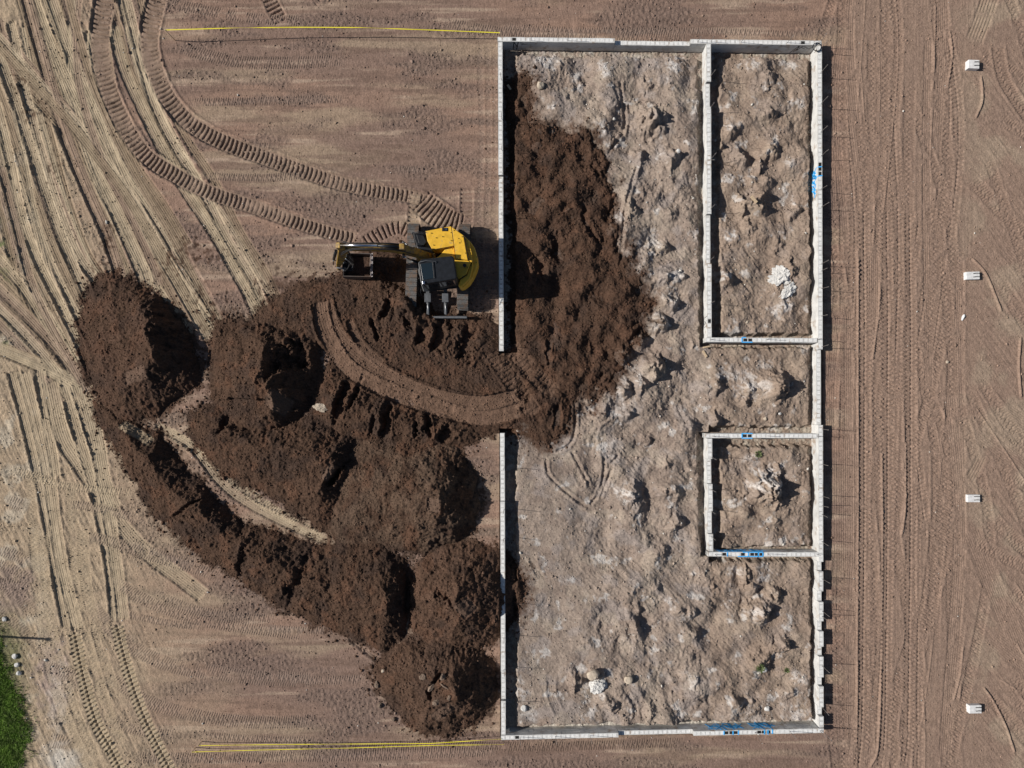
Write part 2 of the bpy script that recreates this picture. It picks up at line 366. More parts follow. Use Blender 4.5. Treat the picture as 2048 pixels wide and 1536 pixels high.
comb([(320, 4), (400, 18), (500, 36), (620, 44)], 22, wob=.5); comb([(355, 92), (420, 112), (500, 125), (600, 125), (700, 118)], 26); comb([(370, 205), (500, 202), (700, 198)], 16)
comb([(230, 70), (270, 90)], 18); comb([(400, 352), (520, 355), (620, 350)], 16); comb([(880, 44), (1000, 62), (1180, 68), (1330, 76), (1385, 72)], 20, amp=.018, wob=.8)
comb([(1000, 52), (1150, 60), (1400, 62), (1640, 70)], 12); comb([(780, 340), (860, 338)], 12); comb([(500, 290), (560, 292)], 10)
comb([(-20, 1095), (30, 1110), (70, 1130)], 22); comb([(-20, 1120), (40, 1145), (78, 1175)], 20); comb([(-20, 1210), (40, 1255), (80, 1300)], 20)
comb([(86, 1050), (94, 1180), (112, 1290), (150, 1420), (200, 1530)], 18, tint=SANDL); comb([(165, 1040), (172, 1160), (200, 1290), (235, 1400)], 20, tint=SANDL)
comb([(330, 1060), (390, 1100), (470, 1150), (520, 1200)], 20); comb([(250, 1080), (330, 1112), (400, 1128)], 16); comb([(300, 1180), (380, 1215), (470, 1232), (560, 1238)], 16)
comb([(400, 1470), (520, 1478), (640, 1480)], 14); comb([(80, 1330), (140, 1350), (170, 1372)], 24); comb([(215, 1440), (280, 1462), (360, 1470)], 20)
comb([(0, 1000), (40, 1010), (64, 1025)], 26); comb([(125, 1010), (170, 1012), (260, 1035), (300, 1062)], 18)
comb([(325, 855), (400, 905), (470, 965), (560, 1030), (655, 1082)], 22, tint=SANDL, ta=.7, wob=.8)
for p in ([(148, 1262), (165, 1350), (190, 1440), (222, 1500), (250, 1560)], [(232, 1248), (252, 1330), (282, 1420), (320, 1500), (350, 1560)]):
    stroke(Dg, p, 24, 'blocks', depth=-.01, amp=.045, pitch=8.6, berm=.01, tint=(.40, .325, .225), ta=.75, keep=.05)
rut([(310, 850), (380, 890), (440, 965), (500, 1010), (600, 1060), (660, 1085)], 13, .05, .03)
rut([(697, 1275), (735, 1305), (760, 1322)], 8, .05, .02, tint=PINK)
for y0 in (118, 196, 258, 300, 328, 1330, 1395, 1450): stroke(Dg, [(400 + random.random() * 100, y0 + 4), (700, y0), (985, y0 - 6)], 3, 'ridge', depth=0, amp=.016, berm=0, fade=60, wob=.5)
# right side: mostly vertical passes
DOT = 1.15
random.seed(5)
for k in range(84):
    x = random.uniform(1668, 1925); y0 = random.uniform(-200, 1300); ln = random.uniform(250, 900); sl = random.gauss(0, .085)
    if x > 1800: sl += .02
    t = random.random()
    pts = [(x, y0), (x + sl * ln * .4 + random.uniform(-5, 5), y0 + ln * .4), (x - sl * ln * .2, y0 + ln)]
    pts = [(a, b) for a, b in pts]
    if t < .55: stroke(Dg, pts, random.uniform(16, 24), 'comb', depth=.018, amp=.017, pitch=5.0, berm=.010, keep=.25, fade=30, wob=.5)
    elif t < .70: stroke(Dg, pts, random.uniform(16, 26), 'ribs', depth=.02, amp=.011, pitch=4.2, berm=.008, keep=.3, fade=20, wob=.4)
    elif t < .88: stroke(Dg, pts, random.uniform(18, 24), 'blocks', depth=.006, amp=.02, pitch=8.5, berm=.008, keep=.4, fade=20, wob=.6)
    else: stroke(Dg, pts, random.uniform(3, 5), 'ridge', depth=-.002, amp=.028, berm=0, fade=30, keep=1, wob=.7)
DOT = 1.1
for p, kd in [([(1716, 500), (1716, 900), (1714, 1536)], 'ridge'), ([(1764, 900), (1765, 1250), (1757, 1480), (1740, 1536)], 'ridge'), ([(1812, 880), (1810, 1010), (1800, 1080)], 'ridge'),
              ([(1926, 1290), (1920, 1350), (1905, 1410)], 'ridge'), ([(1900, 60), (1905, 110), (1895, 180)], 'ridge'), ([(1760, 560), (1755, 640), (1745, 720)], 'ridge')]:
    stroke(Dg, p, 6, 'ridge', depth=0, amp=.06, berm=0, keep=1, wob=.9)
for xx in (1728, 1774, 1820): stroke(Dg, [(xx, 420), (xx + 2, 800), (xx - 2, 1400), (xx - 10, 1536)], 20, 'blocks', depth=.008, amp=.026, pitch=8.6, berm=.010, keep=.4, wob=.9)
for k in range(4): stroke(Dg, [(1662 + 3 * k, 860), (1662 + 3 * k, 1350)], 3, 'ridge', depth=.0, amp=.014, berm=0, keep=.7, wob=1)
stroke(Dg, [(1690, 870), (1690, 1150)], 44, 'ribs', depth=.0, amp=.012, pitch=4.4, berm=0, keep=.4, fade=20)
stroke(Dg, [(1738 + 8, 500), (1745, 650)], 22, 'ribs', depth=.02, amp=.014, pitch=4, berm=0.01, keep=.4, fade=20)
for k in range(44):      # far right: diagonal passes
    x = random.uniform(1930, 2060); y0 = random.uniform(-150, 1450); ln = random.uniform(260, 760); ang = random.uniform(.45, 1.25)
    dx, dy = math.cos(ang), math.sin(ang)
    pts = [(x, y0), (x + dx * ln * .5 + random.uniform(-6, 6), y0 + dy * ln * .5), (x + dx * ln * .9, y0 + dy * ln)]
    t = random.random()
    if t < .55: stroke(Dg, pts, random.uniform(18, 26), 'comb', depth=.014, amp=.017, pitch=5.2, berm=.012, keep=.3, fade=40, wob=.45)
    elif t < .8: stroke(Dg, pts, random.uniform(20, 40), 'ribs', depth=.01, amp=.009, pitch=4.2, berm=.01, keep=.4, fade=16, wob=.6)
    else: stroke(Dg, pts, 5, 'ridge', depth=0, amp=.04, berm=0, keep=1, fade=20, wob=.8)
stroke(Dg, [(1985, -20), (1965, 40), (1945, 90)], 34, 'ribs', depth=.02, amp=.014, pitch=6, berm=.01, tint=SANDL, ta=.15, fade=25, wob=.8)
stroke(Dg, [(1965, 905), (1955, 930), (1935, 965)], 22, 'ribs', depth=.02, amp=.012, pitch=5, berm=.01, tint=SANDL, ta=.15, fade=20, wob=.8)
stroke(Dg, [(1995, 90), (2010, 160), (2060, 240)], 24, 'comb', depth=.02, amp=.02, pitch=5, berm=.02)
for p in [[(1966, 1373), (1985, 1400), (2010, 1450), (2030, 1510)], [(1941, 513), (1970, 545), (1990, 590), (2003, 625)], [(1962, 150), (1965, 200), (1950, 240)], [(2042, 670), (2038, 730), (2042, 800)]]:
    stroke(Dg, p, 6, 'ridge', depth=0, amp=.08, berm=0, keep=1)
random.seed(17)
for k in range(26):       # scraped arcs in the subsoil
    u0, v0 = random.uniform(1060, 1590), random.uniform(140, 1430); a = random.uniform(0.6, 2.2); l = random.uniform(25, 80)
    c_ = random.uniform(-12, 12)
    stroke(Dg, [(u0, v0), (u0 + math.cos(a) * l / 2 + c_, v0 + math.sin(a) * l / 2), (u0 + math.cos(a) * l, v0 + math.sin(a) * l)], random.uniform(4, 16), 'ribs', depth=.02, amp=.008, pitch=4, berm=.02, keep=.6, fade=10)
for p in [[(1150, 800), (1150, 860), (1138, 890), (1110, 905)], [(1142, 900), (1160, 935), (1180, 975)], [(1092, 915), (1098, 950), (1140, 990), (1180, 1018)], [(1208, 910), (1208, 950), (1200, 985), (1180, 1012)], [(1225, 935), (1210, 975), (1200, 1000)], [(1218, 905), (1236, 910), (1220, 930)],
          [(1165, 800), (1190, 830), (1235, 845), (1262, 845)], [(1275, 330), (1250, 420), (1240, 540)], [(1240, 160), (1250, 250), (1215, 310)]]:
    stroke(Dg, p, 5, 'smooth', depth=.035, amp=0, berm=.035, keep=.3)

Zg = Lg + Dg
far = sstep(2300, 6000, np.abs(U - 1024)) + sstep(1900, 5000, np.abs(V - 768))
Zg = Zg * (1 - np.clip(far, 0, 1))

# ------------------------------------------------------------------ loose brown soil heaps (each one is an object)
print('heaps')
wu = 7 * n(30, 201, 3) + 3.2 * n(9, 204, 2); wv_ = 7 * n(30, 206, 3) + 3.2 * n(9, 209, 2)
kk = sstep(1090, 1180, U); wu = wu + kk * (18 * n(42, 211, 3) + 9 * n(13, 216, 3)); wv_ = wv_ + kk * (18 * n(42, 214, 3) + 9 * n(13, 218, 3))
def tp(u, v, z):      # photo pixel at height z -> pixel of the ground point below it
    p = W(u, v, z); return 1024 + p.x * S, 768 - p.y * S
HP = []
def pile(label, poly, crest=None, flat=None, slope=.7, rough=1.0, add=None):
    us = [p[0] for p in poly]; vs = [p[1] for p in poly]
    w = win(min(us) - 30, max(us) + 30, min(vs) - 30, max(vs) + 30)
    uu, vv = U[w] + wu[w], V[w] + wv_[w]
    d = poly_dist(uu, vv, poly) / S
    if crest is not None:
        cr = [tp(*c) + (c[2],) for c in crest]
        best = np.full(uu.shape, 1e9); hz = np.zeros(uu.shape)
        if len(cr) == 1: cr = cr + [(cr[0][0] + 1, cr[0][1] + 1, cr[0][2])]
        for a, b in zip(cr[:-1], cr[1:]):
            ex, ey = b[0] - a[0], b[1] - a[1]
            t = np.clip(((uu - a[0]) * ex + (vv - a[1]) * ey) / (ex * ex + ey * ey), 0, 1)
            dd = np.hypot(uu - a[0] - t * ex, vv - a[1] - t * ey) / S
            m = dd < best
            best = np.where(m, dd, best); hz = np.where(m, a[2] + (b[2] - a[2]) * t, hz)
        t = np.clip(d, 0, None) / (np.clip(d, 0, None) + best + .08)
        t = .9 * t + .1 * np.sin(t * PI / 2)
        h = hz * t
    else:
        h = flat * (1 - np.exp(-np.clip(d, 0, None) / (flat / slope)))
    h = np.where(d < 0, d * .8, h)
    HP.append([label, w, h, rough])
FA = 'dark brown soil heaps west of the foundation'
pile('tall dark soil heap farthest left, its east side in deep shade',
     [(165, 600), (180, 560), (235, 545), (290, 572), (340, 612), (372, 660), (400, 715), (402, 765), (365, 792), (320, 832), (250, 850), (196, 800), (163, 740), (156, 660)],
     [(280, 612, .9), (290, 660, 1.35), (300, 710, 1.45), (285, 750, 1.2), (250, 772, .7)])
pile('dark soil heap second from the left with a big shaded hollow',
     [(432, 655), (520, 640), (600, 648), (640, 680), (645, 760), (625, 812), (590, 850), (530, 880), (470, 880), (425, 800), (418, 720)],
     [(520, 682, 1.0), (522, 712, 1.5), (520, 760, 1.6), (545, 800, 1.3), (535, 830, .8)])
pile('lumpy dark soil heap between the sandy wheel lane and the row of scooped slots',
     [(372, 832), (430, 800), (480, 850), (560, 845), (640, 830), (712, 880), (715, 930), (690, 1000), (655, 1072), (600, 1032), (530, 988), (455, 955), (392, 895)],
     [(450, 870, .6), (520, 890, .8), (600, 905, .9), (655, 930, 1.05), (640, 975, .9)])
pile('brown soil cut by a row of dark scooped slots beneath the swept curved lane',
     [(630, 745), (660, 730), (740, 775), (830, 812), (930, 838), (985, 850), (955, 885), (880, 905), (760, 885), (670, 880), (615, 820)],
     [(672, 790, .55), (760, 830, .6), (850, 858, .55), (920, 862, .4)])
pile('large rounded brown soil heap with a smooth bald patch beside the west wall',
     [(655, 905), (740, 872), (850, 882), (918, 892), (952, 950), (962, 1020), (930, 1085), (850, 1112), (760, 1092), (690, 1092), (640, 1062), (645, 980)],
     [(760, 980, .8), (835, 985, 1.4), (872, 985, 1.6), (876, 1015, 1.6)])
pile('long curved brown soil ridge lying southwest of the sandy wheel lane',
     [(185, 800), (250, 838), (322, 868), (385, 945), (432, 998), (490, 1048), (570, 1068), (640, 1088), (700, 1110), (690, 1180), (640, 1250), (560, 1215), (500, 1170), (400, 1110), (310, 1030), (245, 920), (205, 850)],
     [(230, 850, .4), (285, 915, .75), (335, 975, .5), (390, 1020, .8), (450, 1070, .5), (520, 1120, .85), (590, 1150, .55), (650, 1170, .7)])
pile('broad brown soil heap closing the southeast end of the long curved ridge',
     [(600, 1130), (640, 1090), (700, 1080), (770, 1092), (812, 1120), (826, 1170), (822, 1225), (808, 1275), (770, 1308), (700, 1275), (640, 1250), (598, 1200)],
     [(700, 1180, .8), (755, 1180, 1.15), (775, 1190, 1.25), (768, 1225, 1.1)])
pile('brown soil heap spilling against the west wall south of the bald heap',
     [(812, 1175), (835, 1125), (880, 1092), (940, 1080), (1000, 1095), (1038, 1135), (1050, 1180), (1035, 1232), (1000, 1275), (950, 1306), (885, 1302), (832, 1262), (812, 1220)],
     [(870, 1190, 1.2), (912, 1185, 1.55), (916, 1215, 1.5)])
pile('southernmost dark soil heap with broken clods and a shaded east side',
     [(745, 1345), (765, 1305), (815, 1278), (880, 1270), (945, 1288), (990, 1325), (998, 1385), (965, 1438), (905, 1474), (845, 1466), (785, 1415), (752, 1380)],
     [(855, 1365, 1.1), (905, 1365, 1.55), (910, 1390, 1.5), (885, 1410, 1.1)])
pile('loose brown soil around the yellow excavator, crossed by a swept curved lane',
     [(545, 600), (600, 565), (700, 548), (740, 500), (800, 500), (832, 590), (870, 625), (950, 628), (1000, 650), (1003, 700), (1070, 720), (1075, 840), (1004, 868), (950, 865), (900, 835), (800, 800), (700, 765), (655, 700), (600, 680), (520, 660), (430, 660), (430, 640), (500, 640)],
     flat=.30, slope=.6)
pile('reddish brown soil fill spread over the pale subsoil inside the west wall',
     [(1012, 158), (1058, 152), (1062, 190), (1056, 240), (1110, 262), (1190, 272), (1205, 330), (1220, 395), (1228, 470), (1262, 530), (1300, 600), (1278, 680), (1232, 720), (1225, 770), (1160, 800), (1135, 850), (1095, 890), (1045, 872), (1020, 862), (960, 850), (955, 725), (1000, 708), (1018, 706), (1022, 500), (1018, 300)],
     flat=.22, slope=.45, rough=1.9)
H = np.full(U.shape, -9.0); OWN = np.full(U.shape, -1, int)
RG = np.zeros(U.shape)
for k, (lb, w, h, rg) in enumerate(HP):
    m = h > H[w]
    H[w] = np.where(m, h, H[w]); OWN[w] = np.where(m, k, OWN[w]); RG[w] = np.where(m, rg, RG[w])
Ds = np.zeros(U.shape)
clod = 0.022 * (n(4.6, 221, 2)) + 0.036 * (np.abs(n(11, 223, 3)) - .25) + 0.055 * n(32, 226, 3) + .018 * fbm((U + V * .4) / 30, (V - U * .4) / 6, 227, 2)
Ds += clod
Ds += (RG > 1.5) * (0.26 * n(52, 229, 2) + .06 * n(20, 233, 2))
scol = np.empty(U.shape + (3,)); scol[:] = C(.088, .054, .038)
scol = mixc(scol, C(.066, .043, .033), sstep(-.1, .5, n(60, 240, 4)))
scol = mixc(scol, C(.118, .066, .044), sstep(.1, .6, n(40, 244, 4)) * .8)
for k_, c_, a_ in ((4, C(.135, .092, .066), .6), (7, C(.13, .078, .055), .5), (8, C(.125, .078, .056), .45), (0, C(.11, .066, .048), .4), (9, C(.10, .062, .045), .4), (10, C(.098, .056, .038), .5)):
    mk = (OWN == k_) * sstep(-.45, .3, n(35, 250, 3)) * a_
    scol = mixc(scol, c_, mk)
scol *= .80
scol *= (1 + .3 * n(3.4, 248, 2) + .12 * n(14, 252, 2))[..., None]
gcol = col
def soil_stroke(pts, w_, kind, **k):
    global col
    col = scol; stroke(Ds, pts, w_, kind, **k); col = gcol
LANE = (.165, .105, .075)
for off in (0, 26):
    soil_stroke([(648 - off * .3, 600 + off * .2), (668 - off * .5, 660 + off * .4), (715 - off * .5, 715 + off), (790, 762 + off), (870, 795 + off * .8), (960, 810 + off), (1040, 795 + off)], 36 - off * .3, 'ribs', depth=.09, amp=.01, pitch=5, berm=.08, tint=LANE, ta=.85, keep=.12)
soil_stroke([(246, 846), (280, 866), (312, 886)], 17, 'ribs', depth=.02, amp=.012, pitch=4.4, berm=.02, tint=(.30, .235, .165), ta=.9, keep=.05)
soil_stroke([(700, 640), (725, 690), (770, 730)], 14, 'smooth', depth=.06, amp=0, berm=.05, tint=LANE, ta=.5)
for p in [[(985, 700), (1030, 770), (1070, 830)], [(1020, 690), (1060, 740), (1110, 790)]]:
    soil_stroke(p, 34, 'ladder', depth=.03, amp=.014, pitch=9.4, berm=.03, tint=LANE, ta=.5, keep=.6, wob=.6)
def hole(u, v, l, w_, ang, dz, tgt=None):    # bucket scoop slots
    ca, sa = math.cos(ang), math.sin(ang)
    w = win(u - l, u + l, v - l, v + l)
    x, y = U[w] + wu[w] * .4 - u, V[w] + wv_[w] * .4 - v
    a = (x * ca + y * sa) / (l / 2); b = (-x * sa + y * ca) / (w_ / 2)
    a = a + .35 * wn2[w]; b = b + .45 * wn1[w] + .25 * wn3[w]
    m = (1 - sstep(.3, 1.15, np.abs(a))) * (1 - sstep(.15, 1.15, np.abs(b)))
    r = np.exp(-((np.abs(b) - 1.35) / .3) ** 2) * (1 - sstep(.8, 1.2, np.abs(a)))
    Ds[w] += -dz * m + .15 * dz * r
for h_ in [(686, 800, 85, 22, 1.9, .5), (712, 790, 70, 12, 1.95, .3), (776, 845, 78, 20, 1.72, .5), (748, 850, 50, 9, 1.8, .2), (833, 855, 36, 9, 1.6, .25), (857, 850, 50, 18, 1.6, .4), (893, 870, 44, 24, 2.3, .4),
           (773, 622, 46, 16, 1.85, .45), (842, 675, 40, 20, 1.75, .35), (878, 678, 60, 24, 1.7, .45), (935, 690, 70, 36, 1.8, .45), (752, 660, 50, 10, 1.3, .25), (820, 640, 40, 26, 1.2, .3), (905, 648, 20, 30, 0, .2),
           (560, 745, 60, 20, 2.2, .35), (676, 948, 64, 18, 2.15, .5), (590, 715, 60, 60, 0, .5), (380, 1015, 120, 9, -.55, .2), (490, 1125, 90, 22, -1.2, .22), (598, 1165, 120, 34, -1.15, .3), (815, 1180, 130, 14, 1.5, .3), (895, 1180, 60, 26, .6, .3), (880, 1340, 40, 14, 2.2, .25), (865, 1372, 30, 14, 1.6, .25), (1052, 790, 30, 22, .8, .2), (790, 558, 70, 46, 0.1, .25), (1078, 535, 60, 26, 1.5, .3), (1048, 205, 30, 16, 1.5, .2),
           (1115, 500, 70, 26, 1.4, .28), (1190, 350, 40, 14, 1.2, .25), (1178, 450, 70, 20, 1.2, .25), (1098, 705, 50, 12, 1.6, .3), (1115, 830, 60, 14, 1.6, .3), (350, 812, 60, 22, 2.7, .4), (450, 850, 40, 20, 2., .25)]:
    hole(*h_)
for fl in [(266, 750, 1.0, 56, 28, -.3, .0), (550, 806, 1.2, 44, 40, .65, .0), (655, 945, .9, 36, 15, 2.15, 0), (868, 1010, 1.2, 26, 30, .1, 0), (932, 1215, 1.1, 34, 34, .9, 0), (885, 1425, .75, 54, 24, 2.4, 0)]:
    u, v, z, l, wd_, ang, _ = fl
    cu, cv = tp(u, v, z); w = win(cu - 60, cu + 60, cv - 60, cv + 60)
    ca, sa = math.cos(ang), math.sin(ang); x, y = U[w] - cu, V[w] - cv
    a, b = (x * ca + y * sa) / (l / 2), (-x * sa + y * ca) / (wd_ / 2)
    m = (1 - sstep(.85, 1.08, np.abs(a))) * (1 - sstep(.85, 1.08, np.abs(b)))
    Ds[w] = Ds[w] * (1 - .93 * m) - .05 * m
    scol[w] = mixc(scol[w], C(.12, .08, .06), m * .8)
for u, v, r, h in ((818, 608, 24, .95), (838, 633, 22, .42), (866, 636, 16, .34)):
    w = win(u - 70, u + 70, v - 70, v + 70); dd_ = np.hypot(U[w] + wu[w] - u, (V[w] + wv_[w] - v)) / r
    Ds[w] += h * np.clip(1.3 - dd_, 0, 1)
env = sstep(-.02, .30, H)
Zs = Zg * (1 - env) + (Lg * .3) * env + H + Ds * (0.35 + .65 * env)
trb = trench * (U < 1040) * (V > 80)         # soil stops short of the wall
# scattered stain of brown soil on the ground around the heaps
near = sstep(-.20 - .35 * (U > 1040), -.0, H + .22 * n(16, 260, 3) + .12 * n(5, 263, 2))
col = mixc(col, scol, np.clip(near, 0, 1) * .9)
for u, v, r in [(345, 520, 45), (370, 500, 40), (205, 545, 40), (215, 500, 25), (420, 510, 30), (40, 170, 30), (70, 225, 34), (105, 340, 30), (215, 470, 30), (560, 580, 70), (440, 640, 60), (400, 590, 30), (410, 505, 22)]:
    w = win(u - 2 * r, u + 2 * r, v - 2 * r, v + 2 * r)
    m = sstep(.9, .2, np.hypot(U[w] - u, V[w] - v) / r * .8 + .7 * wn3[w] + .5 * wn1[w] + .35)
    col[w] = mixc(col[w], scol[w], m * .75)
col = np.clip(col, .01, .8); scol = np.clip(scol, .008, .5)

# ------------------------------------------------------------------ materials
def mat(name, base=(.5, .5, .5), rough=.8, metal=0, noise=0, nscale=20, bump_=0, bscale=60, spec=.3, attr=None, dust=None):
    m = bpy.data.materials.new(name); m.use_nodes = True
    t = m.node_tree; b = t.nodes['Principled BSDF']
    b.inputs['Base Color'].default_value = (*base, 1); b.inputs['Roughness'].default_value = rough
    b.inputs['Metallic'].default_value = metal; b.inputs['Specular IOR Level'].default_value = spec
    tc = t.nodes.new('ShaderNodeTexCoord')
    if attr or noise:
        nz = t.nodes.new('ShaderNodeTexNoise'); nz.inputs['Scale'].default_value = nscale; nz.inputs['Detail'].default_value = 5
        t.links.new(tc.outputs['Object'], nz.inputs['Vector'])
        mr = t.nodes.new('ShaderNodeMapRange'); mr.inputs[1].default_value = .25; mr.inputs[2].default_value = .75
        mr.inputs[3].default_value = 1 - noise; mr.inputs[4].default_value = 1 + noise
        t.links.new(nz.outputs[0], mr.inputs[0])
        mx = t.nodes.new('ShaderNodeMix'); mx.data_type = 'RGBA'; mx.blend_type = 'MULTIPLY'; mx.inputs[0].default_value = 1
        if attr:
            at = t.nodes.new('ShaderNodeAttribute'); at.attribute_name = attr; t.links.new(at.outputs[0], mx.inputs[6])
        else: mx.inputs[6].default_value = (*base, 1)
        t.links.new(mr.outputs[0], mx.inputs[7]); t.links.new(mx.outputs[2], b.inputs['Base Color'])
    if dust:       # dried mud clinging in patches: (colour, coverage, scale)
        nd = t.nodes.new('ShaderNodeTexNoise'); nd.inputs['Scale'].default_value = dust[2]; nd.inputs['Detail'].default_value = 6
        t.links.new(tc.outputs['Object'], nd.inputs['Vector'])
        md = t.nodes.new('ShaderNodeMapRange'); md.inputs[1].default_value = .62 - .3 * dust[1]; md.inputs[2].default_value = .78 - .3 * dust[1]; t.links.new(nd.outputs[0], md.inputs[0])
        mm = t.nodes.new('ShaderNodeMix'); mm.data_type = 'RGBA'; src = b.inputs['Base Color'].links
        if src: t.links.new(src[0].from_socket, mm.inputs[6])
        else: mm.inputs[6].default_value = (*base, 1)
        mm.inputs[7].default_value = (*dust[0], 1); t.links.new(md.outputs[0], mm.inputs[0]); t.links.new(mm.outputs[2], b.inputs['Base Color'])
    if bump_:
        n2 = t.nodes.new('ShaderNodeTexNoise'); n2.inputs['Scale'].default_value = bscale; n2.inputs['Detail'].default_value = 6
        t.links.new(tc.outputs['Object'], n2.inputs['Vector'])
        bp = t.nodes.new('ShaderNodeBump'); bp.inputs['Strength'].default_value = 1; bp.inputs['Distance'].default_value = bump_
        t.links.new(n2.outputs[0], bp.inputs['Height']); t.links.new(bp.outputs[0], b.inputs['Normal'])
    return m
M = dict(
 ground=mat('earth', attr='col', noise=.16, nscale=22, rough=1, spec=.05, bump_=.02, bscale=16),
 soil=mat('loose_soil', attr='col', noise=.28, nscale=18, rough=1, spec=.05, bump_=.035, bscale=12),
 crumb=mat('earth_crumb', attr='col', noise=.12, nscale=22, rough=1, spec=.05),
 block=mat('concrete_block', (.55, .55, .54), .9, noise=.2, nscale=2.2, bump_=.004, bscale=60, dust=((.34, .28, .23), .22, 3)),
 mortar=mat('mortar', (.50, .50, .49), .95, noise=.1, nscale=8),
 grout=mat('grout', (.70, .70, .69), .95, noise=.2, nscale=14, bump_=.006, bscale=40),
 hole=mat('painted_cell_shade', (.02, .02, .02), 1),  # flat black standing in for the shade inside open cells
 footing=mat('poured_concrete', (.42, .42, .41), .95, noise=.18, nscale=5, bump_=.01, bscale=20),
 steel=mat('rebar_steel', (.22, .20, .19), .6, metal=.5, noise=.3, nscale=30),
 blue=mat('blue_marking_paint', (.06, .42, .88), .7, noise=.15, nscale=30),
 ink_shade=mat('black_ink_and_shade', (.02, .02, .025), .7),  # ink marks, and dowel shadow painted on the north wall
 yellow=mat('yellow_machine_paint', (.72, .42, .035), .42, noise=.22, nscale=5, spec=.5, bump_=.002, bscale=6, dust=((.36, .25, .10), .12, 5)),
 yellow2=mat('dusty_yellow_paint', (.30, .185, .035), .6, noise=.6, nscale=5, spec=.4, dust=((.13, .09, .065), .5, 6)),
 black=mat('black_machine_paint', (.011, .013, .017), .42, noise=.4, nscale=7, spec=.3, bump_=.002, bscale=8),
 dark=mat('dark_rubber', (.018, .018, .02), .55),
 glass=mat('tinted_glass', (.012, .02, .026), .06, spec=.9),
 tread=mat('track_steel', (.115, .112, .11), .65, metal=.2, noise=.4, nscale=14, bump_=.006, bscale=30, dust=((.15, .105, .08), .55, 5)),
 chrome=mat('chrome_rod', (.75, .76, .8), .18, metal=1),
 bucket=mat('worn_bucket_steel', (.12, .10, .09), .6, metal=.35, noise=.35, nscale=9, dust=((.11, .07, .05), .6, 5)),
 dgrey=mat('dark_grey_steel', (.085, .09, .10), .6, noise=.3, nscale=8),
 lip=mat('bright_worn_edge', (.42, .39, .40), .5, metal=.3, noise=.25, nscale=12),
 tape=mat('yellow_tape', (.80, .70, .04), .5), wood=mat('pale_timber', (.55, .42, .28), .8, noise=.2, nscale=20),
 rock=mat('white_limestone', (.58, .57, .55), .95, noise=.2, nscale=6, bump_=.03, bscale=14), tan=mat('tan_stone', (.45, .38, .30), .95, noise=.25, nscale=8, bump_=.02, bscale=16),
 white=mat('white_concrete', (.66, .66, .66), .85, noise=.22, nscale=7, bump_=.003, bscale=30), leaf=mat('grass_blade', (.115, .20, .025), .7, noise=.6, nscale=3),
 grey=mat('galvanised_steel', (.35, .36, .37), .45, metal=.7), clodm=mat('hard_clod', (.17, .125, .095), .95, noise=.35, nscale=8, bump_=.03, bscale=12), dirt=mat('dug_soil', (.08, .048, .034), 1, noise=.4, nscale=12, bump_=.06, bscale=10), red=mat('red_marker', (.6, .05, .02), .5), weed=mat('weed_leaf', (.12, .15, .06), .8, noise=.4, nscale=10),
 sticker=mat('decal_dark', (.03, .03, .035), .5))

def tag(o, label=None, cat=None, group=None, kind=None):
    if label: o['label'] = label
    if cat: o['category'] = cat
    if group: o['group'] = group
    if kind: o['kind'] = kind
    return o

def grid_mesh(name, Z, colr, fmask, material, smooth=True):
    """object from the faces of the grid picked by fmask ((NR-1) x (NC-1))"""
    ii, jj = np.nonzero(fmask)
    a = ii * NC + jj
    quads = np.stack([a, a + NC, a + NC + 1, a + 1], 1)      # v grows downwards -> +z normal
    used, inv = np.unique(quads, return_inverse=True)
    quads = inv.reshape(quads.shape)
    x = ((U.ravel()[used] - 1024) / S); y = (768 - V.ravel()[used]) / S
    co = np.stack([x, y, Z.ravel()[used]], 1).astype(np.float32)
    me = bpy.data.meshes.new(name)
    me.vertices.add(len(co)); me.vertices.foreach_set('co', co.ravel())
    me.loops.add(quads.size); me.loops.foreach_set('vertex_index', quads.ravel().astype(np.int32))
    me.polygons.add(len(quads)); me.polygons.foreach_set('loop_start', np.arange(0, quads.size, 4, dtype=np.int32))
    me.polygons.foreach_set('use_smooth', np.full(len(quads), smooth))
    me.update(calc_edges=True)
    ca = me.color_attributes.new('col', 'FLOAT_COLOR', 'POINT')
    cc = np.concatenate([colr.reshape(-1, 3)[used], np.ones((len(used), 1))], 1).astype(np.float32)
    ca.data.foreach_set('color', cc.ravel())
    me.materials.append(material)
    o = bpy.data.objects.new(name, me); COL.objects.link(o); return o

print('ground mesh')
og = grid_mesh('ground', Zg, col, np.ones((NR - 1, NC - 1), bool), M['ground']); tag(og, kind='structure')
cover = np.maximum(np.maximum(H[:-1, :-1], H[1:, :-1]), np.maximum(H[:-1, 1:], H[1:, 1:])) > -.05
fo = OWN[:-1, :-1].copy()
o2 = OWN[1:, 1:]; fo = np.where(fo < 0, o2, fo)
for k, (lb, w, h, rg) in enumerate(HP):
    msk = cover & (fo == k)
    if k == 10 or k == 9:      # keep the loose soil out of the wall line
        uu = U[:-1, :-1]; vv = V[:-1, :-1]
        blocked = (uu > 996) & (uu < 1010) & ((vv < 712))
        msk &= ~blocked
    o = grid_mesh('soil_heap', Zs, scol, msk, M['soil'])
    tag(o, lb, 'soil heap', 'heaps of brown soil')

def zat(x, y, soil=True):
    u, v = 1024 + x * S, 768 - y * S
    j = min(NC - 1, max(0, int(np.searchsorted(ua, u)))); i = min(NR - 1, max(0, int(np.searchsorted(va, v))))
    z = Zg[i, j]
    if soil and H[i, j] > -.05: z = max(z, Zs[i, j])
    return float(z)

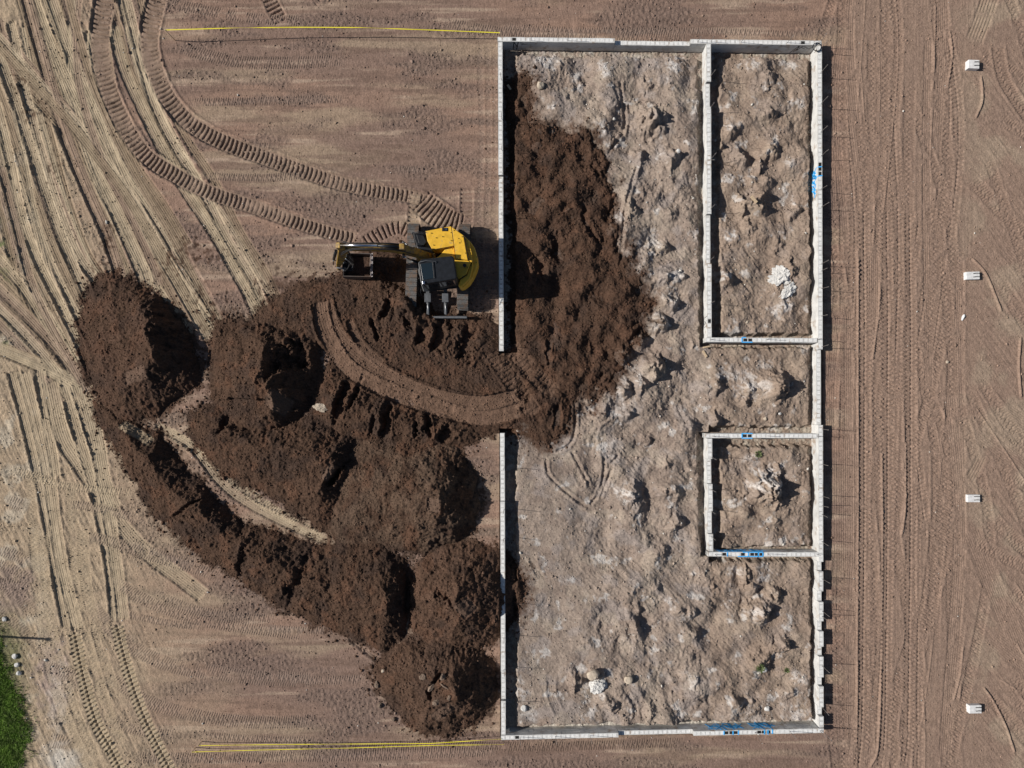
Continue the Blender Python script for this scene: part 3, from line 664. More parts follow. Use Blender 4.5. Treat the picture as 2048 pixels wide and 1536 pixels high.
# ------------------------------------------------------------------ mesh helper
class MB:
    def __init__(s): s.v = []; s.f = []; s.mi = []; s.sm = []
    def add(s, vs, fs, mi=0, smooth=False):
        b = len(s.v); s.v += [tuple(p) for p in vs]
        for f in fs: s.f.append(tuple(b + i for i in f)); s.mi.append(mi); s.sm.append(smooth)
    def box(s, c, h, mtx=None, mi=0):
        P = [Vector((c[0] + h[0] * a, c[1] + h[1] * b, c[2] + h[2] * d)) for d in (-1, 1) for b in (-1, 1) for a in (-1, 1)]
        if mtx: P = [mtx @ p for p in P]
        s.add(P, [(0, 2, 3, 1), (4, 5, 7, 6), (0, 1, 5, 4), (2, 6, 7, 3), (1, 3, 7, 5), (0, 4, 6, 2)], mi)
    def prism(s, bot, top, mi=0, smooth=False):
        k = len(bot)
        s.add(list(bot) + list(top), [tuple(range(k))[::-1], tuple(range(k, 2 * k))] , mi)
        s.add(list(bot) + list(top), [(i, (i + 1) % k, k + (i + 1) % k, k + i) for i in range(k)], mi, smooth)
    def tube(s, pts, r, seg=8, mi=0, cap=True, smooth=True):
        pts = [Vector(p) for p in pts]; rr = r if isinstance(r, (list, tuple)) else [r] * len(pts)
        vs = []; up = None
        for i, p in enumerate(pts):
            d = (pts[min(i + 1, len(pts) - 1)] - pts[max(i - 1, 0)]).normalized()
            if up is None: up = Vector((0, 0, 1)) if abs(d.z) < .9 else Vector((1, 0, 0))
            sx = d.cross(up).normalized(); sy = sx.cross(d).normalized(); up = sy
            for k in range(seg):
                a = 2 * PI * k / seg; vs.append(p + rr[i] * (math.cos(a) * sx + math.sin(a) * sy))
        m = len(pts); fs = [(i * seg + k, i * seg + (k + 1) % seg, (i + 1) * seg + (k + 1) % seg, (i + 1) * seg + k) for i in range(m - 1) for k in range(seg)]
        s.add(vs, fs, mi, smooth)
        if cap: s.add(vs[:seg], [tuple(range(seg))[::-1]], mi); s.add(vs[-seg:], [tuple(range(seg))], mi)
    def build(s, name, mats, parent=None, bevel=0, seg=2):
        me = bpy.data.meshes.new(name); me.from_pydata(s.v, [], s.f)
        for i, p in enumerate(me.polygons): p.material_index = s.mi[i]; p.use_smooth = s.sm[i]
        bm = bmesh.new(); bm.from_mesh(me); bmesh.ops.remove_doubles(bm, verts=bm.verts, dist=1e-5)
        bmesh.ops.recalc_face_normals(bm, faces=bm.faces); bm.to_mesh(me); bm.free()
        for m_ in (mats if isinstance(mats, list) else [mats]): me.materials.append(m_)
        o = bpy.data.objects.new(name, me); COL.objects.link(o)
        if parent is not None:
            o.parent = parent; o.matrix_parent_inverse = Matrix.Identity(4)
            # vertices are in world space: bring them into the parent's frame
            me.transform(world(parent).inverted())
        if bevel:
            bv = o.modifiers.new('bevel', 'BEVEL'); bv.width = bevel; bv.segments = seg; bv.limit_method = 'ANGLE'; bv.angle_limit = .6
        return o
def world(o):
    m = Matrix.LocRotScale(o.location, o.rotation_euler, o.scale)
    return (world(o.parent) @ m) if o.parent else m
def empty(name, loc):
    o = bpy.data.objects.new(name, None); COL.objects.link(o); o.location = loc; o.empty_display_size = .3; return o

# ------------------------------------------------------------------ the block foundation
print('walls')
found = empty('block_foundation', W(1330, 768)); tag(found, 'rectangular foundation of pale concrete block walls with inner rooms and upright steel dowels', 'foundation')
random.seed(3)
ZT = .40
def wall_run(a, b, secs, label=None, open_cells=(), t=.194, ends=(0, 0)):
    """a, b: photo pixels of the centreline of the top at ZT. secs: (px0, px1, courses above -0.4) along the run in photo pixels"""
    A, B = W(*a, ZT), W(*b, ZT); A.z = B.z = 0
    d = (B - A); L = d.length; d.normalize(); nrm = Vector((-d.y, d.x, 0))
    horiz = abs(b[0] - a[0]) > abs(b[1] - a[1])
    pa, pb_ = (a[0], b[0]) if horiz else (a[1], b[1])
    tt = lambda p: (p - pa) / (pb_ - pa) * L
    opens = [tt(p) for p in open_cells]
    mb = MB()
    def bx(s0, s1, z0, z1, hw, mi, jit=0):
        c = A + d * ((s0 + s1) / 2); R = Matrix.Translation(c) @ Matrix.Rotation(math.atan2(d.y, d.x), 4, 'Z')
        mb.box((0, jit, (z0 + z1) / 2), ((s1 - s0) / 2, hw, (z1 - z0) / 2), R, mi)
    for (p0, p1, nc) in secs:
        s0, s1 = sorted((tt(p0), tt(p1)))
        bx(s0 + .004, s1 - .004, -.42, -.4 + .2 * nc - .0155, t / 2 - .004, 1)          # mortar core
        for k in range(nc):
            z0 = -.4 + .2 * k
            s = math.floor(s0 / .4) * .4 + (.2 if k % 2 else 0) - .4
            while s < s1:
                q0, q1 = max(s, s0), min(s + .4, s1)
                if q1 - q0 > .05:
                    top = (k == nc - 1)
                    if top:
                        segs = []
                        cells = [(s + .02, s + .18), (s + .21, s + .37)]
                        isopen = any(q0 < oc < q1 for oc in opens)
                        bx(q0 + .004, q1 - .004, z0 + .005, z0 + .188, t / 2, 0, random.uniform(-.003, .003))
                        for c0, c1 in cells:
                            c0, c1 = max(c0, q0 + .02), min(c1, q1 - .02)
                            if c1 - c0 < .06: continue
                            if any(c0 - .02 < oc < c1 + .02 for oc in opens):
                                bx(c0, c1, z0 + .10, z0 + .1915, t / 2 - .035, 3)  # solid black plug, shade of an open cell put into its colour
                            else:
                                bx(c0 + random.uniform(.005, .02), c1 - random.uniform(.005, .02), z0 + .10, z0 + random.uniform(.1895, .1915), t / 2 - random.uniform(.025, .04), 2)
                    else:
                        bx(q0 + .004, q1 - .004, z0 + .005, z0 + .195, t / 2, 0, random.uniform(-.002, .002))
                s += .4
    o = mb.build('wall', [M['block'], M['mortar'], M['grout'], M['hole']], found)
    if label: o['label'] = label
    f = MB(); c0, c1 = A - d * .2, B + d * .2; hw = .27
    P = [c0 - nrm * hw, c1 - nrm * hw, c1 + nrm * hw, c0 + nrm * hw]
    f.prism([p + Vector((0, 0, -.62)) for p in P], [p + Vector((0, 0, -.415)) for p in P])
    f.build('footing', M['footing'], found)
    return A, B, d, nrm
run_right = wall_run((1639.5, 91), (1643.2, 1456), [(85.5, 699, 4), (699, 850, 3), (850, 1124, 4), (1124, 1143, 3), (1143, 1183, 4), (1183, 1204, 3), (1204, 1243, 4), (1243, 1263, 3), (1263, 1294, 4), (1294, 1313.5, 3), (1313.5, 1355, 4), (1355, 1373, 3), (1373, 1415, 4), (1415, 1433, 3), (1433, 1455.5, 4)], 'long east wall with a notched top near its south end', (330, 337, 350))
run_top = wall_run((995.5, 78), (1643, 85.5), [(995, 1230, 4), (1230, 1381, 3), (1381, 1643.5, 4)], 'north wall', (1032, 1605))
run_left = wall_run((1000.2, 83.5), (1002.8, 702), [(83.5, 350, 4), (350, 410, 3), (410, 702, 4)], 'northern length of the west wall')
run_left2 = wall_run((1004.4, 866), (1006.8, 1470), [(866, 942, 4), (942, 1003, 3), (1003, 1344, 4), (1344, 1402, 3), (1402, 1470, 4)], 'southern length of the west wall')
run_bot = wall_run((1001.5, 1475.7), (1648, 1461.5), [(1001.5, 1237, 4), (1237, 1387, 3), (1387, 1648, 4)], 'south wall', (1036, 1452, 1461, 1472, 1521, 1532, 1540))
run_A = wall_run((1417.5, 87.5), (1419, 675), [(87.5, 163, 4), (163, 213, 3), (213, 428, 4), (428, 527, 3), (527, 675, 4)], None, (637, 646))
run_B = wall_run((1412, 679.5), (1635, 680.5), [(1412, 1635, 4)], None, (1488, 1499))
run_C = wall_run((1411, 871.5), (1638, 872), [(1411, 1638, 4)], None, (1488, 1499))
run_D = wall_run((1419.8, 877), (1422, 1103), [(877, 918, 4), (918, 968, 3), (968, 1023, 4), (1023, 1068, 3), (1068, 1103, 4)])
run_E = wall_run((1416, 1108.5), (1638, 1109), [(1416, 1638, 4)], None, (1450, 1481, 1490, 1501, 1510, 1521))
# dowels
def dowel(u, v, L=.72, lean=(0, 0), r=.0095, z0=.3, hook=0):
    p = W(u, v, ZT); p.z = z0
    t = p + Vector((lean[0], lean[1], ZT - z0 + L))
    m = MB(); pts = [p, p.lerp(t, .5) + Vector((lean[0] * .1, 0, 0)), t]
    if hook: pts.append(t + Vector((hook, hook * .3, -.02)))
    m.tube(pts, r, 6); o = m.build('dowel', M['steel'], found); return o
random.seed(9)
for y in (96, 146, 208, 264, 312, 378, 414, 528, 542, 577, 632, 694, 858, 928, 992, 1012, 1028, 1083, 1158, 1222, 1233, 1332, 1415, 1462):
    dowel(1641 + y * .0025, y, random.uniform(.6, .8), (random.uniform(-.02, .06), random.uniform(-.05, .05)))
for y in (152, 216, 418, 520, 606): dowel(1421, y, random.uniform(.5, .7), (random.uniform(0, .05), random.uniform(-.04, .05)))
for y in (318,): dowel(1421, y, .5, (.12, .1)); dowel(1420, y, .35, (.1, -.15))
for y in (914, 979, 1022, 1073): dowel(1422.5, y, random.uniform(.55, .75), (random.uniform(0, .05), random.uniform(-.06, .03)))
for y in (160, 238, 300, 352, 430, 492, 560, 622, 690): dowel(1003, y, random.uniform(.5, .75), (random.uniform(-.03, .05), random.uniform(-.06, .03)))
for y in (936, 1019, 1077, 1208, 1276, 1338, 1408): dowel(1007.5, y, random.uniform(.6, .8), (random.uniform(-.02, .05), random.uniform(-.08, .02)))
for x in (1063, 1136, 1395, 1422, 1482, 1574, 1640): dowel(x, 80 + (x - 1000) * .009, random.uniform(.5, .75), (random.uniform(-.02, .06), random.uniform(-.05, .05)))
for x in (1040, 1110, 1180, 1510, 1580, 1640): dowel(x, 1475 - (x - 1000) * .021, random.uniform(.5, .75), (random.uniform(-.02, .06), random.uniform(-.05, .05)))
for x, y in ((1420, 679), (1533, 679), (1636, 679), (1424, 872), (1535, 872), (1634, 872), (1430, 1108), (1535, 1108), (1632, 1108)): dowel(x, y, random.uniform(.4, .6), (random.uniform(-.04, .06), random.uniform(-.04, .04)))
# spray marks and painted dowel shadow: on the tops and on the faces of the walls
def top_mark(u0, v0, u1, v1, z=.4035, m='blue', w=.028):
    a, b = W(u0, v0, z), W(u1, v1, z); d = (b - a).normalized(); nn = Vector((-d.y, d.x, 0)) * w
    mb = MB(); P = [a - nn, b - nn, b + nn, a + nn]
    mb.prism([p - Vector((0, 0, .02)) for p in P], P); return mb
def face_marks(run, side, strokes, m, name='wall_mark'):
    """strokes: (s0,z0,s1,z1,width) along the face in metres"""
    A, B, d, nrm = run; off = nrm * side * (.097 + .0045); mb = MB()
    for s0, z0, s1, z1, w_ in strokes:
        p, q = A + d * s0 + off + Vector((0, 0, z0)), A + d * s1 + off + Vector((0, 0, z1))
        t = (q - p).normalized(); k = t.cross(nrm).normalized() * w_ / 2
        P = [p - k, q - k, q + k, p + k]; mb.prism([x - off.normalized() * .012 for x in P], P)
    return mb.build(name, m, found)
def sal(run, a, b, px, horiz=True):
    A, B = run[0], run[1]; pa, pb_ = (a, b); return (px - pa) / (pb_ - pa) * (B - A).length
random.seed(21)
def scrawl(s0, s1, z0=-.3, z1=.33, k=10, w_=.05):
    out = []; x = s0
    while x < s1:
        y = s0 + (x - s0)
        out.append((x, random.uniform(z0, 0), x + random.uniform(.05, .3), random.uniform(0, z1), random.uniform(w_ * .6, w_ * 1.5)))
        if random.random() < .4: out.append((x, random.uniform(z0, z1), x + .35, random.uniform(z0, z1), w_))
        x += (s1 - s0) / k
    return out
sb = lambda px: sal(run_bot, 1001.5, 1648, px)
face_marks(run_bot, 1, scrawl(sb(1418), sb(1478), k=16) + [(sb(1440), -.3, sb(1455), .38, .035), (sb(1462), -.25, sb(1470), .38, .035)], M['blue'])
face_marks(run_bot, 1, scrawl(sb(1505), sb(1545), k=14) + [(sb(1520), -.35, sb(1530), .38, .035), (sb(1540), -.25, sb(1546), .38, .035)], M['blue'])
sE = lambda px: sal(run_E, 1416, 1638, px)
face_marks(run_E, 1, scrawl(sE(1436), sE(1492), k=18, z0=-.2, z1=.36) + [(sE(1440), .3, sE(1500), -.1, .05), (sE(1450), .36, sE(1490), .3, .05)], M['blue'])
face_marks(run_E, 1, scrawl(sE(1506), sE(1526), k=9, z0=-.2, z1=.36), M['blue'])
A_, B_, dR, nR = run_right
rl = (B_ - A_).length; sR = lambda py: (py - 91) / (1456 - 91) * rl
side_in = 1 if nR.x < 0 else -1
face_marks(run_right, side_in, scrawl(sR(334), sR(378), -.3, .3, 16, .05) + [(sR(342), -.25, sR(333), .33, .03), (sR(346), -.1, sR(356), .2, .03), (sR(362), -.15, sR(352), .38, .03), (sR(345), .0, sR(352), -.2, .025), (sR(365), .1, sR(370), -.1, .025), (sR(368), -.1, sR(378), .1, .02), (sR(374), .15, sR(382), -.05, .02), (sR(355), -.2, sR(366), .2, .02)], M['blue'])
def marks(lst, m='blue', w=.022):
    for L_ in lst: top_mark(*L_, w=w).build('wall_mark', M[m], found)
marks([(1636, 334, 1644, 333), (1636, 352, 1645, 351)]); marks([(1484, 675.5, 1484, 684), (1484, 684.3, 1505, 684.3), (1484, 675, 1492, 675)])
marks([(1484, 867.5, 1484, 876), (1484, 876.5, 1505, 876.5), (1484, 867, 1505, 867)]); marks([(1455, 1104.5, 1455, 1113), (1497, 1104.5, 1497, 1113), (1517, 1104.5, 1517, 1113), (1526, 1104.5, 1526, 1113), (1476, 1113, 1526, 1113), (1486, 1104.4, 1526, 1104.4)])
marks([(1448, 1462, 1448, 1470), (1466, 1462, 1466, 1470), (1477, 1461, 1477, 1469.5), (1529, 1460, 1529, 1469), (1536, 1460, 1536, 1469), (1545, 1459, 1545, 1468)])
face_marks(run_A, 1 if run_A[3].x < 0 else -1, [((634 - 87.5) / 587.5 * (run_A[1] - run_A[0]).length, -.1, (632 - 87.5) / 587.5 * (run_A[1] - run_A[0]).length, .38, .02), ((640 - 87.5) / 587.5 * (run_A[1] - run_A[0]).length, -.1, (648 - 87.5) / 587.5 * (run_A[1] - run_A[0]).length, .3, .02), ((648 - 87.5) / 587.5 * (run_A[1] - run_A[0]).length, -.1, (640 - 87.5) / 587.5 * (run_A[1] - run_A[0]).length, .3, .02), ((653 - 87.5) / 587.5 * (run_A[1] - run_A[0]).length, -.1, (651 - 87.5) / 587.5 * (run_A[1] - run_A[0]).length, .38, .02)], M['ink_shade'])
st_ = lambda px: (px - 995.5) / (1643 - 995.5) * (run_top[1] - run_top[0]).length
face_marks(run_top, -1, [(st_(1026), -.3, st_(1028), .36, .035), (st_(1028), .36, st_(1034), -.05, .035), (st_(1034), -.05, st_(1037), .36, .035), (st_(1033), -.3, st_(1036.5), .36, .035),
    (st_(1040), .3, st_(1046), .24, .014), (st_(1041), .2, st_(1049), .14, .016), (st_(1043), .14, st_(1055), .18, .016), (st_(1046), .27, st_(1049), .2, .014)], M['ink_shade'])  # tall strokes paint the dowels' shadow on the face, short ones are scribble
face_marks(run_top, -1, [(st_(1592), -.3, st_(1600), .3, .03), (st_(1600), .3, st_(1602), -.1, .03), (st_(1602), -.1, st_(1608), .3, .03), (st_(1597), -.25, st_(1603), .25, .025), (st_(1606), .2, st_(1616), .05, .02), (st_(1608), .28, st_(1620), .14, .02)], M['ink_shade'])

# coil of black tie wire on the north-east corner
cw = empty('wire_coil', W(1634, 95, .42)); tag(cw, 'black coil of tie wire resting on the northeast corner of the block walls', 'wire coil')
m = MB()
for k in range(4):
    cc = W(1634, 94, .43 + .018 * k); rr = .17 + .012 * (k % 2)
    m.tube([cc + Vector((rr * math.cos(a), rr * math.sin(a), .015 * math.sin(3 * a + k))) for a in [2 * PI * i / 24 for i in range(25)]], .012, 6)
m.build('coil', M['black'], cw)
m = MB(); cc = W(1634, 94, .45)
m.tube([cc + Vector((-.17, .0, 0)), cc + Vector((-.3, -.05, -.05)), cc + Vector((-.42, -.02, -.1))], .01, 6); m.build('loose_end', M['black'], cw)

# ------------------------------------------------------------------ concrete pier stubs with hairpins
def pier(u, v, rot, label, w_=.30, l_=.19, h=.3):
    w_ *= .93; l_ *= .93; h *= .7
    c = W(u, v, h); gz = 0; root = empty('concrete_pier', (c.x, c.y, gz)); root.rotation_euler = (0, 0, rot)
    tag(root, label, 'concrete pier', 'white concrete piers standing in a column on the east side')
    m = MB(); R = Matrix.Translation((c.x, c.y, 0)) @ Matrix.Rotation(rot, 4, 'Z')
    m.box((0, 0, h / 2 - .2), (w_, l_, h / 2 + .2), R); m.build('block', M['white'], root, .018, 3)
    for s in (-1, 1):
        m = MB(); y = s * .075 + .01
        m.tube([R @ Vector((.01, y, h - .05)), R @ Vector((.02, y, h + .028)), R @ Vector((.12, y + .012, h + .022)), R @ Vector((.25, y, h + .03)), R @ Vector((.30, y + .005, h + .01))], .014, 6)
        m.build('reinforcing_bar', M['dark'], root)
    return root
pier(1948, 128, -.04, 'white concrete pier nearest the top right corner with a crossed hairpin', .26, .2)
pier(1946, 551, .03, 'white concrete pier beside the short curved soil crack east of the two room walls', .32, .18, .22)
pier(1947.5, 997, .0, 'white concrete pier with soil torn open on its east side', .30, .175, .22)
pier(1951, 1419, .02, 'white concrete pier nearest the bottom right corner', .29, .19, .3)

# ------------------------------------------------------------------ rocks
def rock(u, v, r, label, mt='rock', sq=(1, 1, .7), seed=0, rough=.04, cat='rock', group=None, sink=.3, name='rock'):
    p = W(u, v, 0); z = zat(p.x, p.y); rr = np.random.default_rng(seed)
    me = bpy.data.meshes.new(name); bm = bmesh.new(); bmesh.ops.create_icosphere(bm, subdivisions=5 if rough > .1 else (3 if r > .12 else 2), radius=1)
    pl = [Vector(rr.normal(size=3)).normalized() for _ in range(9)]; ds = [rr.uniform(.62, .9) for _ in range(9)]
    for vt in bm.verts:
        c = vt.co.copy()
        for a, d in zip(pl, ds):
            k = c.dot(a)
            if k > d: c -= a * (k - d)
        c *= 1 + rough * (mnoise.fractal(c * 1.9 + Vector((seed, 0, 0)), .6, 2, 5) + .15 * mnoise.noise(c * 9))
        vt.co = Vector((c.x * sq[0], c.y * sq[1], c.z * sq[2])) * r
    bm.to_mesh(me); bm.free(); me.materials.append(M[mt])
    o = bpy.data.objects.new(name, me); COL.objects.link(o); o.location = (p.x, p.y, z + r * sq[2] * (1 - 2 * sink)); o.rotation_euler = (0, 0, rr.uniform(0, 6))
    tag(o, label, cat, group); return o
rock(1080, 176, .19, 'pale rounded boulder just right of the north end of the brown fill', 'tan', seed=1)
rock(1197, 1374, .36, 'large white lumpy boulder near the bottom of the southwest room', 'rock', (1.05, 1, .6), seed=2, rough=.22)
rock(1185, 1344, .26, 'grey tan boulder just above the large white boulder', 'tan', (1, 1.1, .7), seed=3)
rock(1257, 1358, .2, 'round tan boulder right of the large white boulder', 'tan', seed=4)
rock(1562, 552, .42, 'upper and larger of two white rubble lumps in the long north room', 'rock', (.95, 1.15, .42), seed=5, rough=.45)
rock(1575, 582, .27, 'lower and smaller of two white rubble lumps in the long north room', 'rock', (.85, 1.6, .42), seed=6, rough=.45)
rock(1352, 310, .10, 'small pale stone in the shaded hollow left of the long divider wall', 'rock', seed=7); rock(1492, 645, .09, 'squarish stone near the south end of the long north room', 'tan', seed=8)
rock(1529, 1340, .13, 'white stone beside a green weed in the south room', 'rock', seed=9); rock(1536, 1420, .13, 'white stone near the south wall below the green weed', 'rock', seed=10)
rock(1048, 1416, .15, 'pale stone in the southwest corner of the foundation', 'rock', seed=12)
rock(1531, 837, .1, 'flat pink stone just above the north wall of the small square room', 'tan', seed=13); rock(1559, 827, .07, 'small bright stone right of the flat pink stone', 'rock', seed=14)
rock(1926, 635, .12, 'small white broken block on the ground below the second pier', 'white', (.7, 1.3, .6), seed=15, name='broken_block', cat='broken block')
rock(1894, 724, .07, 'small round stone on the wheel ruts left of the right edge ridge', 'tan', seed=16)
rock(31, 1312, .13, 'upper pale stone of the group along the grass edge', 'rock', seed=17, group=None); rock(10, 1238, .12, 'topmost pale stone beside the grass', 'rock', seed=18)
rock(35, 1329, .11, 'middle pale stone of the group along the grass edge', 'rock', seed=19); rock(39, 1346, .12, 'lowest pale stone of the group along the grass edge', 'rock', seed=20)
rock(768, 1338 + 0, .09, 'dark clod left of the southernmost soil heap, uppermost of its row', 'tan', seed=21)
rock(868, 1357, .16, 'grey broken slab upright on the southernmost soil heap', 'clodm', (.8, 1.4, .8), seed=22); rock(895, 1350, .14, 'narrow pale slab on the crest of the southernmost soil heap', 'clodm', (.5, 1.8, .6), seed=23)
for i, (u, v, r, lb) in enumerate([(852, 1338, .15, 'broken brown clod in the shaded nick of the southernmost heap'), (878, 1385, .13, 'brown clod directly below the grey slab on the southernmost heap'), (905, 1372, .12, 'brown clod right of the grey slab, near the heap crest'),
    (893, 1332, .16, 'largest brown clod above the narrow pale slab'), (760, 1410, .12, 'lone dark clod on open ground southwest of the southernmost heap'), (755, 1368, .13, 'pair-like dark clod at the west foot of the southernmost heap'), (788, 1438, .11, 'dark clod at the southwest foot of the southernmost heap')]):
    rock(u, v, r, lb, 'clodm', (1, random.uniform(.7, 1.3), .8), seed=40 + i, rough=.15, cat='clod', name='clod')
rock(644, 815, .2, 'yellowish clay lump at the left end of the slotted soil row', 'tan', (.8, 1.5, .5), seed=24, rough=.3)
# scattered pale pebbles and earth clods: uncountable
def scatter(name, pts, sizes, material, colr=None, soil=True, kind='stuff'):
    base = np.array([(0, 0, 1), (.894, 0, .447), (.276, .851, .447), (-.724, .526, .447), (-.724, -.526, .447), (.276, -.851, .447), (.724, .526, -.447), (-.276, .851, -.447), (-.894, 0, -.447), (-.276, -.851, -.447), (.724, -.526, -.447), (0, 0, -1)])
    F = np.array([(0, 1, 2), (0, 2, 3), (0, 3, 4), (0, 4, 5), (0, 5, 1), (1, 6, 2), (2, 7, 3), (3, 8, 4), (4, 9, 5), (5, 10, 1), (6, 7, 2), (7, 8, 3), (8, 9, 4), (9, 10, 5), (10, 6, 1), (11, 7, 6), (11, 8, 7), (11, 9, 8), (11, 10, 9), (11, 6, 10)])
    N = len(pts); j = rng.uniform(.6, 1.25, (N, 12, 1)); an = rng.uniform(0, 6.28, N); sc = np.stack([rng.uniform(.7, 1.4, N), rng.uniform(.7, 1.2, N), rng.uniform(.5, .9, N)], 1)
    v = base[None] * j * sc[:, None, :]; c, s = np.cos(an)[:, None], np.sin(an)[:, None]
    vx = v[..., 0] * c - v[..., 1] * s; vy = v[..., 0] * s + v[..., 1] * c
    co = np.stack([vx, vy, v[..., 2]], 2) * sizes[:, None, None]
    x = (pts[:, 0] - 1024) / S; y = (768 - pts[:, 1]) / S
    jj = np.clip(np.searchsorted(ua, pts[:, 0]), 0, NC - 1); ii = np.clip(np.searchsorted(va, pts[:, 1]), 0, NR - 1)
    z = Zg[ii, jj]; z = np.where(H[ii, jj] > -.02, np.maximum(z, Zs[ii, jj]), z)
    co += np.stack([x, y, z + sizes * .25], 1)[:, None, :]
    f = (F[None] + (np.arange(N) * 12)[:, None, None]).reshape(-1, 3)
    me = bpy.data.meshes.new(name); me.vertices.add(N * 12); me.vertices.foreach_set('co', co.astype(np.float32).ravel())
    me.loops.add(f.size); me.loops.foreach_set('vertex_index', f.ravel().astype(np.int32)); me.polygons.add(len(f)); me.polygons.foreach_set('loop_start', np.arange(0, f.size, 3, dtype=np.int32))
    me.update(calc_edges=True)
    if colr is not None:
        ca = me.color_attributes.new('col', 'FLOAT_COLOR', 'POINT'); cc = np.concatenate([colr, np.ones((N, 1))], 1)
        ca.data.foreach_set('color', np.repeat(cc, 12, 0).astype(np.float32).ravel())
    me.materials.append(material); o = bpy.data.objects.new(name, me); COL.objects.link(o); return o
print('scatter')
def sample(k, cond):
    p = np.stack([rng.uniform(-20, 2068, k), rng.uniform(-20, 1556, k)], 1)
    jj = np.searchsorted(ua, p[:, 0]); ii = np.searchsorted(va, p[:, 1]); ok = cond(ii, jj, p); return p[ok], ii[ok], jj[ok]
nearw = lambda p: (np.abs(p[:, 0] - 1003) < 9) & (p[:, 1] < 1480) & ((p[:, 1] < 706) | (p[:, 1] > 862))
p, ii, jj = sample(260000, lambda i, j, p: (H[i, j] > -.04) & ~nearw(p) & (rng.random(len(p)) < .6))
sz = rng.lognormal(-4.0, .45, len(p)); sz = np.clip(sz, .008, .085)
o = scatter('soil_clods', p, sz, M['crumb'], scol[ii, jj] * rng.uniform(.85, 1.5, (len(p), 1))); tag(o, 'loose crumbs of dark brown soil over the heaps', 'soil crumbs', kind='stuff')
p, ii, jj = sample(400000, lambda i, j, p: (H[i, j] <= -.0) & (H[i, j] > -1.2) & (rng.random(len(p)) < .75 * np.exp(H[i, j] / .14)) & ~nearw(p))
sz = np.clip(rng.lognormal(-3.7, .5, len(p)), .01, .09)
o = scatter('spilled_clods', p, sz, M['crumb'], scol[ii, jj] * rng.uniform(.85, 1.5, (len(p), 1))); tag(o, 'crumbs of brown soil spilled around the foot of the heaps', 'soil crumbs', kind='stuff')
p, ii, jj = sample(240000, lambda i, j, p: (H[i, j] < -.1) & (rng.random(len(p)) < np.where(inside[i, j] > .5, .45, .10 + .45 * gravel[i, j])) & ~nearw(p))
sz = np.clip(rng.lognormal(-4.2, .5, len(p)), .006, .07)
o = scatter('gravel', p, sz, M['crumb'], np.clip(col[ii, jj] * rng.uniform(.85, 1.35, (len(p), 1)), 0, .8)); tag(o, 'small earth crumbs and gravel over the graded ground and subsoil', 'gravel', kind='stuff')
p, ii, jj = sample(9000, lambda i, j, p: (H[i, j] < -.1) & (rng.random(len(p)) < np.where(inside[i, j] > .5, .25, .05) + .4 * (p[:, 0] < 130) * (p[:, 1] > 1200)) & ~nearw(p))
sz = np.clip(rng.lognormal(-3.9, .5, len(p)), .01, .08)
cl = np.array([.58, .55, .5])[None] * rng.uniform(.7, 1.2, (len(p), 1)); o = scatter('pale_pebbles', p, sz, M['crumb'], np.clip(cl, 0, .8)); tag(o, 'scattered pale stone chips across the site', 'pebbles', kind='stuff')

# ------------------------------------------------------------------ grass
print('grass')
def grass(name, k, cond, hmin, hmax, label, mt):
    p = np.stack([rng.uniform(-165, 110, k), rng.uniform(1150, 1680, k)], 1)
    nn_ = 14 * _grad_noise(p[:, 0] / 22, p[:, 1] / 22, 300) + 6 * _grad_noise(p[:, 0] / 7, p[:, 1] / 7, 301)
    edge = np.interp(p[:, 1], [1195, 1230, 1300, 1350, 1400, 1440, 1480, 1536, 1700], [-5, 6, 20, 36, 60, 72, 76, 60, 60])
    ok = (p[:, 0] + nn_ < edge) & (rng.random(k) < sstep(0, 34, edge - p[:, 0] - nn_) ** 1.6 * .95 + .03)
    p = p[ok]; N = len(p)
    x = (p[:, 0] - 1024) / S; y = (768 - p[:, 1]) / S
    jj = np.searchsorted(ua, p[:, 0]); ii = np.searchsorted(va, p[:, 1]); z = Zg[ii, jj]
    a = rng.uniform(0, 2 * PI, N); h = rng.uniform(hmin, hmax, N); w_ = rng.uniform(.006, .014, N); tl = rng.uniform(.3, 1.3, N) * h; ta_ = a + rng.uniform(-1, 1, N) + PI / 2
    b0 = np.stack([x - np.cos(a) * w_, y - np.sin(a) * w_, z - .01], 1); b1 = np.stack([x + np.cos(a) * w_, y + np.sin(a) * w_, z - .01], 1)
    m0 = np.stack([x - np.cos(a) * w_ * .8 + np.cos(ta_) * tl * .35, y - np.sin(a) * w_ * .8 + np.sin(ta_) * tl * .35, z + h * .65], 1); m1 = m0 + (b1 - b0) * .8
    tp_ = np.stack([x + np.cos(ta_) * tl, y + np.sin(ta_) * tl, z + h], 1)
    co = np.stack([b0, b1, m1, m0, tp_], 1).reshape(-1, 3)
    me = bpy.data.meshes.new(name); fs = []
    base = (np.arange(N) * 5)[:, None]
    q_ = np.concatenate([base + np.array([0, 1, 2]), base + np.array([0, 2, 3]), base + np.array([3, 2, 4])], 0)
    me.vertices.add(len(co)); me.vertices.foreach_set('co', co.astype(np.float32).ravel()); me.loops.add(q_.size); me.loops.foreach_set('vertex_index', q_.ravel().astype(np.int32))
    me.polygons.add(len(q_)); me.polygons.foreach_set('loop_start', np.arange(0, q_.size, 3, dtype=np.int32)); me.update(calc_edges=True); me.materials.append(M[mt])
    o = bpy.data.objects.new(name, me); COL.objects.link(o); tag(o, label, 'grass', kind='stuff')
grass('grass', 150000, None, .05, .14, 'bright green grass strip in the bottom left corner', 'leaf')

